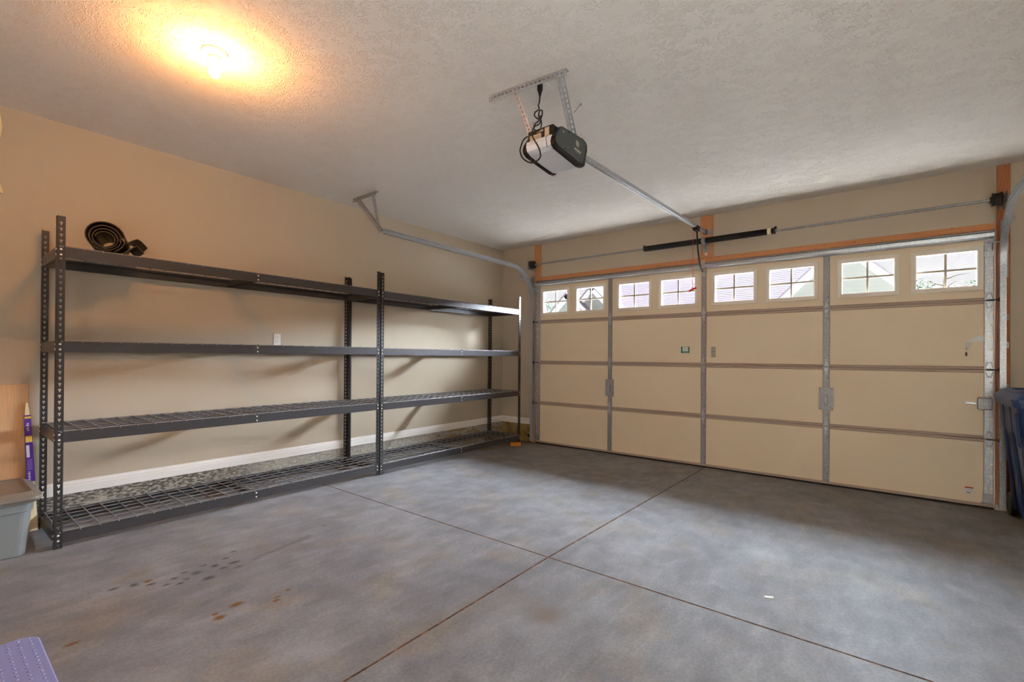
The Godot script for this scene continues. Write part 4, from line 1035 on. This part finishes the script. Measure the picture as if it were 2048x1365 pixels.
# ---------------------------------------------------------------- small things
func build_small_things() -> void:
	# rolled rubber mat on the top shelf, its loose end curled up towards the door
	var top := 0.066 + 1.9248 + 0.0078
	var r := thing("mat_roll", "rolled dark brown rubber floor mat with a curled loose end on the top shelf", "floor mat", Vector3(0, 0, 0))
	var path: Array = []
	var cz := 5.005; var cy := top + 0.112
	for k in 88:     # spiral from the eye outwards, in (z, y)
		var a := k * TAU / 24.0
		var rad := 0.050 + 0.060 * pow(k / 87.0, 1.3)
		path.append(Vector2(cz + rad * 1.04 * cos(a + 0.3), cy + 0.003 + rad * 0.98 * sin(a + 0.3) - 0.022 * (1.0 - k / 87.0)))
	# leave the roll at the bottom and run out along the deck
	var rr := []
	for p in path: rr.append(p)
	var s := mb()
	var xa := 0.565; var xb := 0.20
	ribbon(s, rr, xa, xb, 0.0060, 0.36)
	obj("roll", s, M.mat_rubber, r)
	s = mb()
	var tail := [Vector2(cz - 0.020, top + 0.006), Vector2(cz - 0.060, top + 0.030), Vector2(cz - 0.100, top + 0.070), Vector2(cz - 0.140, top + 0.105), Vector2(cz - 0.175, top + 0.130), Vector2(cz - 0.195, top + 0.141), Vector2(cz - 0.215, top + 0.131), Vector2(cz - 0.235, top + 0.110), Vector2(cz - 0.255, top + 0.086)]
	var tail2 := [Vector2(cz - 0.020, top + 0.001), Vector2(cz - 0.080, top + 0.004), Vector2(cz - 0.120, top + 0.030), Vector2(cz - 0.160, top + 0.068), Vector2(cz - 0.190, top + 0.088), Vector2(cz - 0.205, top + 0.075), Vector2(cz - 0.220, top + 0.055), Vector2(cz - 0.235, top + 0.044)]
	ribbon(s, tail, 0.50, 0.22, 0.004, 0.10); ribbon(s, tail2, 0.51, 0.24, 0.004, 0.06)
	obj("loose_end", s, M.mat_rubber, r)

	# wall outlet
	var o := thing("outlet", "white duplex wall outlet just above the middle shelf", "outlet", Vector3(0.0005, 1.462, 3.573))
	s = mb(); bx(s, Vector3(0, -0.057, -0.035), Vector3(0.006, 0.057, 0.035), 0.003); obj("cover_plate", s, M.plate, o)
	for yy in [-0.020, 0.020]:
		s = mb(); bx(s, Vector3(0.006, yy - 0.014, -0.017), Vector3(0.009, yy + 0.014, 0.017), 0.003); obj("receptacle", s, M.plate, o)
		s = mb(); bx(s, Vector3(0.009, yy - 0.001, -0.009), Vector3(0.0094, yy + 0.008, -0.006)); bx(s, Vector3(0.009, yy - 0.001, 0.006), Vector3(0.0094, yy + 0.008, 0.009)); bx(s, Vector3(0.009, yy - 0.010, -0.002), Vector3(0.0094, yy - 0.006, 0.002)); obj("slots", s, M.iron, o)

	# plywood leaning on the left wall behind the tote
	s = mb(); bx(s, Vector3(0, 0, 0), Vector3(0.018, 1.025, 0.86), 0.001, Transform3D(Basis.from_euler(Vector3(0, 0, 0.030)), Vector3(0.034, 0.0676, 5.303)))
	tag(obj("plywood_sheet", s, M.plywood), "pale plywood sheet leaning on the wall behind the grey storage tote", "plywood")

	# slim packaged strip standing between plywood and shelving
	var pk := thing("packaged_strip", "slim cream stick in a purple sleeve with yellow bands beside the plywood", "packaged strip")
	var lo := Vector3(0.060, 0.0676, 5.276); var hi := Vector3(0.030, 0.965, 5.312)
	var dz := (hi - lo).normalized(); var bz := Basis(dz.cross(Vector3.RIGHT).normalized() * -1.0, dz, Vector3.RIGHT).orthonormalized()
	s = mb(); prism(s, PackedVector2Array([Vector2(-0.022, 0), Vector2(0.022, 0), Vector2(0.016, 0.78), Vector2(0.006, 0.895), Vector2(-0.004, 0.895), Vector2(-0.014, 0.78)]), 0.0, 0.024, Transform3D(bz, lo)); obj("stick", s, M.cream, pk)
	s = mb(); var sf := Transform3D(bz, lo)
	s.set_color(Color(0.10, 0.03, 0.30)); prism(s, PackedVector2Array([Vector2(-0.0215, 0.345), Vector2(0.0215, 0.345), Vector2(0.0165, 0.81), Vector2(-0.0145, 0.81)]), -0.0015, 0.0255, sf)
	for b in [[0.62, 0.665], [0.785, 0.80]]: s.set_color(Color(0.75, 0.50, 0.10)); bx(s, Vector3(-0.0155, b[0], 0.0255), Vector3(0.0172, b[1], 0.0262), 0, sf)
	s.set_color(Color(0.72, 0.68, 0.72)); bx(s, Vector3(0.0, 0.515, 0.0255), Vector3(0.016, 0.60, 0.0262), 0, sf)
	for k in 6: bx(s, Vector3(0.002, 0.36 + k * 0.010, 0.0255), Vector3(0.014 - 0.004 * (k % 2), 0.366 + k * 0.010, 0.0262), 0, sf)
	for k in 5: bx(s, Vector3(-0.003, 0.70 + k * 0.012, 0.0255), Vector3(0.006 + 0.004 * (k % 2), 0.707 + k * 0.012, 0.0262), 0, sf)
	s.set_color(Color(0.30, 0.22, 0.50))
	for k in 7: bx(s, Vector3(-0.010, 0.43 + k * 0.011, 0.0255), Vector3(0.014, 0.434 + k * 0.011, 0.0262), 0, sf)
	obj("sleeve", s, M.print, pk)

	# storage tote
	var t := thing("storage_tote", "grey plastic storage tote with a brownish lid in front of the plywood", "storage box", Vector3(0.375, 0.0676, 5.66))
	s = mb()
	# tapered rounded body: rings of rounded rectangles
	var rings := [[0.0, 0.225, 0.288, 0.05], [0.006, 0.232, 0.295, 0.05], [0.27, 0.252, 0.318, 0.05], [0.275, 0.258, 0.324, 0.05], [0.318, 0.262, 0.328, 0.05], [0.322, 0.268, 0.334, 0.05], [0.345, 0.270, 0.336, 0.05]]
	loft(s, rings, true, false); obj("body", s, M.tote, t)
	s = mb(); loft(s, [[0.335, 0.285, 0.352, 0.05], [0.350, 0.296, 0.364, 0.055], [0.366, 0.294, 0.362, 0.055], [0.385, 0.262, 0.330, 0.05], [0.392, 0.250, 0.318, 0.05], [0.388, 0.240, 0.308, 0.045], [0.386, 0.225, 0.293, 0.04]], true, true)
	for k in 5: bx(s, Vector3(0.272, 0.336, -0.19 + k * 0.022), Vector3(0.292, 0.372, -0.178 + k * 0.022), 0.004)
	obj("lid", s, M.tote_lid, t)

	# wheeled recycling bin
	var b := thing("recycling_bin", "tall blue wheeled recycling bin with lid at the right edge", "bin", Vector3(5.845, 0.012, 0.45))
	s = mb(); loft(s, [[0.06, 0.205, 0.245, 0.05], [0.07, 0.215, 0.255, 0.05], [0.55, 0.262, 0.300, 0.05], [0.72, 0.280, 0.318, 0.05], [0.74, 0.288, 0.326, 0.05], [0.955, 0.302, 0.338, 0.05]], true, true); obj("body", s, M.bin, b)
	s = mb(); loft(s, [[0.935, 0.312, 0.348, 0.05], [0.940, 0.325, 0.362, 0.055], [0.985, 0.328, 0.366, 0.055], [0.990, 0.315, 0.352, 0.05]], true, true); obj("rim", s, M.bin, b)
	s = mb(); loft(s, [[0.985, 0.335, 0.372, 0.055], [1.000, 0.335, 0.372, 0.055], [1.045, 0.30, 0.34, 0.06], [1.065, 0.262, 0.30, 0.06], [1.062, 0.250, 0.288, 0.05], [1.048, 0.235, 0.27, 0.04], [1.048, 0.10, 0.12, 0.03], [1.060, 0.08, 0.10, 0.03]], true, true); obj("lid", s, M.bin, b)
	s = mb()   # moulded side panel that sweeps down to the foot
	tube(s, [Vector3(-0.305, 0.90, 0.335), Vector3(-0.285, 0.66, 0.325), Vector3(-0.20, 0.56, 0.330), Vector3(0.05, 0.50, 0.318)], 0.010, 8)
	tube(s, [Vector3(-0.296, 0.93, 0.10), Vector3(-0.272, 0.60, 0.12), Vector3(-0.226, 0.08, 0.10)], 0.012, 8)
	tube(s, [Vector3(-0.296, 0.93, -0.15), Vector3(-0.272, 0.60, -0.15), Vector3(-0.226, 0.08, -0.15)], 0.012, 8)
	tube(s, [Vector3(-0.15, 0.93, 0.338), Vector3(-0.15, 0.70, 0.318)], 0.009, 8)
	obj("moulded_ribs", s, M.bin, b)
	for e in [-1.0, 1.0]:
		s = mb(); lathe(s, [Vector2(0, -0.025), Vector2(0.09, -0.025), Vector2(0.10, -0.015), Vector2(0.10, 0.015), Vector2(0.09, 0.025), Vector2(0, 0.025)], 24, Transform3D(Basis(Vector3.UP, Vector3.RIGHT, Vector3.BACK), Vector3(e * 0.225, 0.101, -0.26))); obj("wheel", s, M.black, b)
	s = mb(); bx(s, Vector3(-0.17, 0.0, 0.16), Vector3(0.17, 0.065, 0.21), 0.01); obj("foot", s, M.bin, b)

	# lavender foam mat at the bottom left of the view
	var fm := thing("foam_mat", "lavender dimpled foam mat on the floor at the near left", "mat", Vector3(1.805, 0.0676, 5.452))
	s = mb(); rounded_plate(s, 0.9, 0.62, 0.06, 0.010); obj("mat_body", s, M.mat_foam, fm)
	s = mb()
	for i in 26:
		for j in 18: lathe(s, [Vector2(0.006, 0.010), Vector2(0.0045, 0.0122), Vector2(0, 0.013)], 6, Transform3D(Basis.IDENTITY, Vector3(0.035 + i * 0.033, 0, 0.030 + j * 0.033)))
	obj("raised_dots", s, M.mat_foam, fm).set_meta("kind", "stuff")

	# photo eyes low on both sides of the door
	var p1 := thing("safety_sensor", "round black hole-like safety eye low on the wall by the left track", "sensor", Vector3(0.532, 0.094, 0.0035))
	s = mb(); lathe(s, [Vector2(0.022, 0), Vector2(0.022, 0.010), Vector2(0.016, 0.014), Vector2(0.012, 0.008), Vector2(0, 0.008)], 20, Transform3D(Basis(Vector3.RIGHT, Vector3.BACK, Vector3.DOWN), Vector3.ZERO)); obj("lens_housing", s, M.black, p1)
	var p2 := thing("safety_sensor", "small black safety eye with a green lamp low beside the right track", "sensor", Vector3(5.628, 0.125, 0.0125))
	s = mb(); bx(s, Vector3(-0.022, -0.022, 0.0), Vector3(0.030, 0.022, 0.045), 0.006); obj("housing", s, M.black, p2)
	s = mb(); bx(s, Vector3(-0.030, -0.015, 0.004), Vector3(-0.022, 0.015, 0.035), 0.003); obj("bracket_arm", s, M.galv_dull, p2)
	s = mb(); s.set_color(Color(0.15, 0.55, 0.35)); lathe(s, [Vector2(0.005, 0), Vector2(0.003, 0.004), Vector2(0, 0.005)], 10, Transform3D(Basis(Vector3.RIGHT, Vector3.BACK, Vector3.DOWN), Vector3(-0.010, 0.012, 0.045))); obj("indicator", s, M.print, p2)
	# small square sticker on the right board
	s = mb(); s.set_color(Color(0.72, 0.74, 0.76)); bx(s, Vector3(5.586, 1.408, 0.0122), Vector3(5.622, 1.462, 0.0126))
	s.set_color(Color(0.10, 0.05, 0.05)); prism(s, PackedVector2Array([Vector2(5.592, 1.436), Vector2(5.604, 1.428), Vector2(5.616, 1.436), Vector2(5.604, 1.444)]), 0.0126, 0.0128)
	s.set_color(Color(0.80, 0.60, 0.55)); prism(s, PackedVector2Array([Vector2(5.599, 1.436), Vector2(5.604, 1.432), Vector2(5.609, 1.436), Vector2(5.604, 1.440)]), 0.0128, 0.0130)
	tag(obj("warning_sticker", s, M.print), "small white square sticker with a dark diamond on the right pine board", "sticker")
	# crumbs on the slab
	s = mb(); bx(s, Vector3(-0.022, 0, -0.008), Vector3(0.022, 0.004, 0.008), 0.001, Transform3D(Basis.from_euler(Vector3(0, 0.5, 0)), Vector3(4.282, fy(3.047), 3.047)))
	tag(obj("paper_scrap", s, M.plate), "tiny white paper scrap on the bright patch of floor", "scrap")
	# cream cord hanging at the left edge of the view
	s = mb(); tube(s, smooth([Vector3(0.012, 2.96, 5.462), Vector3(0.013, 2.86, 5.448), Vector3(0.012, 2.78, 5.456), Vector3(0.011, 2.60, 5.475), Vector3(0.012, 2.47, 5.455), Vector3(0.013, 2.40, 5.437)], 6), 0.008, 8)
	tag(obj("hanging_cord", s, M.cream), "cream cord hanging on the wall at the left edge", "cord")

# a bent sheet: points (z, y) from x = xa to xb, with thickness
func ribbon(s: SurfaceTool, p: Array, xa: float, xb: float, t: float, flare: float) -> void:
	var c := Vector2.ZERO
	for q in p: c += q
	c /= p.size()
	var A := []; var B := []
	for i in p.size():
		var d: Vector2 = (p[mini(i + 1, p.size() - 1)] - p[maxi(i - 1, 0)]).normalized(); var n := Vector2(-d.y, d.x)
		for k in 2:
			var q: Vector2 = p[i] + n * (t * 0.5 if k else -t * 0.5)
			(B if k else A).append(q)
	for i in p.size() - 1:
		for e in [A, B]:
			q4(s, Vector3(xa, e[i].y, e[i].x), Vector3(xb, e[i].y, e[i].x - flare * 0.3), Vector3(xb, e[i + 1].y, e[i + 1].x - flare * 0.3), Vector3(xa, e[i + 1].y, e[i + 1].x))
		q4(s, Vector3(xa, A[i].y, A[i].x), Vector3(xa, A[i + 1].y, A[i + 1].x), Vector3(xa, B[i + 1].y, B[i + 1].x), Vector3(xa, B[i].y, B[i].x))
		q4(s, Vector3(xb, A[i].y, A[i].x - flare * 0.3), Vector3(xb, B[i].y, B[i].x - flare * 0.3), Vector3(xb, B[i + 1].y, B[i + 1].x - flare * 0.3), Vector3(xb, A[i + 1].y, A[i + 1].x - flare * 0.3))
	for i in [0, p.size() - 1]: q4(s, Vector3(xa, A[i].y, A[i].x), Vector3(xa, B[i].y, B[i].x), Vector3(xb, B[i].y, B[i].x - flare * 0.3), Vector3(xb, A[i].y, A[i].x - flare * 0.3))

func rrect(hx: float, hz: float, r: float) -> Array:
	var out := []
	for q in 4:
		var c := Vector2([hx - r, -hx + r, -hx + r, hx - r][q], [hz - r, hz - r, -hz + r, -hz + r][q])
		for k in 6:
			var a := (q + k / 5.0) * PI / 2
			out.append(c + Vector2(cos(a), sin(a)) * r)
	return out

# stacked rounded rectangles: [height, half x, half z, corner radius]
func loft(s: SurfaceTool, rings: Array, bottom: bool, top: bool) -> void:
	var L := []
	for g in rings:
		var ring := []
		for p in rrect(g[1], g[2], g[3]): ring.append(Vector3(p.x, g[0], p.y))
		L.append(ring)
	var n: int = L[0].size()
	for i in L.size() - 1:
		for k in n: q4(s, L[i][(k + 1) % n], L[i][k], L[i + 1][k], L[i + 1][(k + 1) % n])
	for e in ([0] if bottom else []) + ([L.size() - 1] if top else []):
		var c := Vector3(0, rings[e][0], 0)
		for k in n:
			if e == 0: t3(s, c, L[e][k], L[e][(k + 1) % n])
			else: t3(s, c, L[e][(k + 1) % n], L[e][k])

func rounded_plate(s: SurfaceTool, lx: float, lz: float, r: float, h: float) -> void:
	var sub := mb()
	loft(sub, [[0.0005, lx / 2, lz / 2, r], [h * 0.6, lx / 2, lz / 2, r], [h, lx / 2 - 0.005, lz / 2 - 0.005, r]], true, true)
	s.append_from(sub.commit(), 0, Transform3D(Basis.IDENTITY, Vector3(lx / 2, 0, lz / 2)))
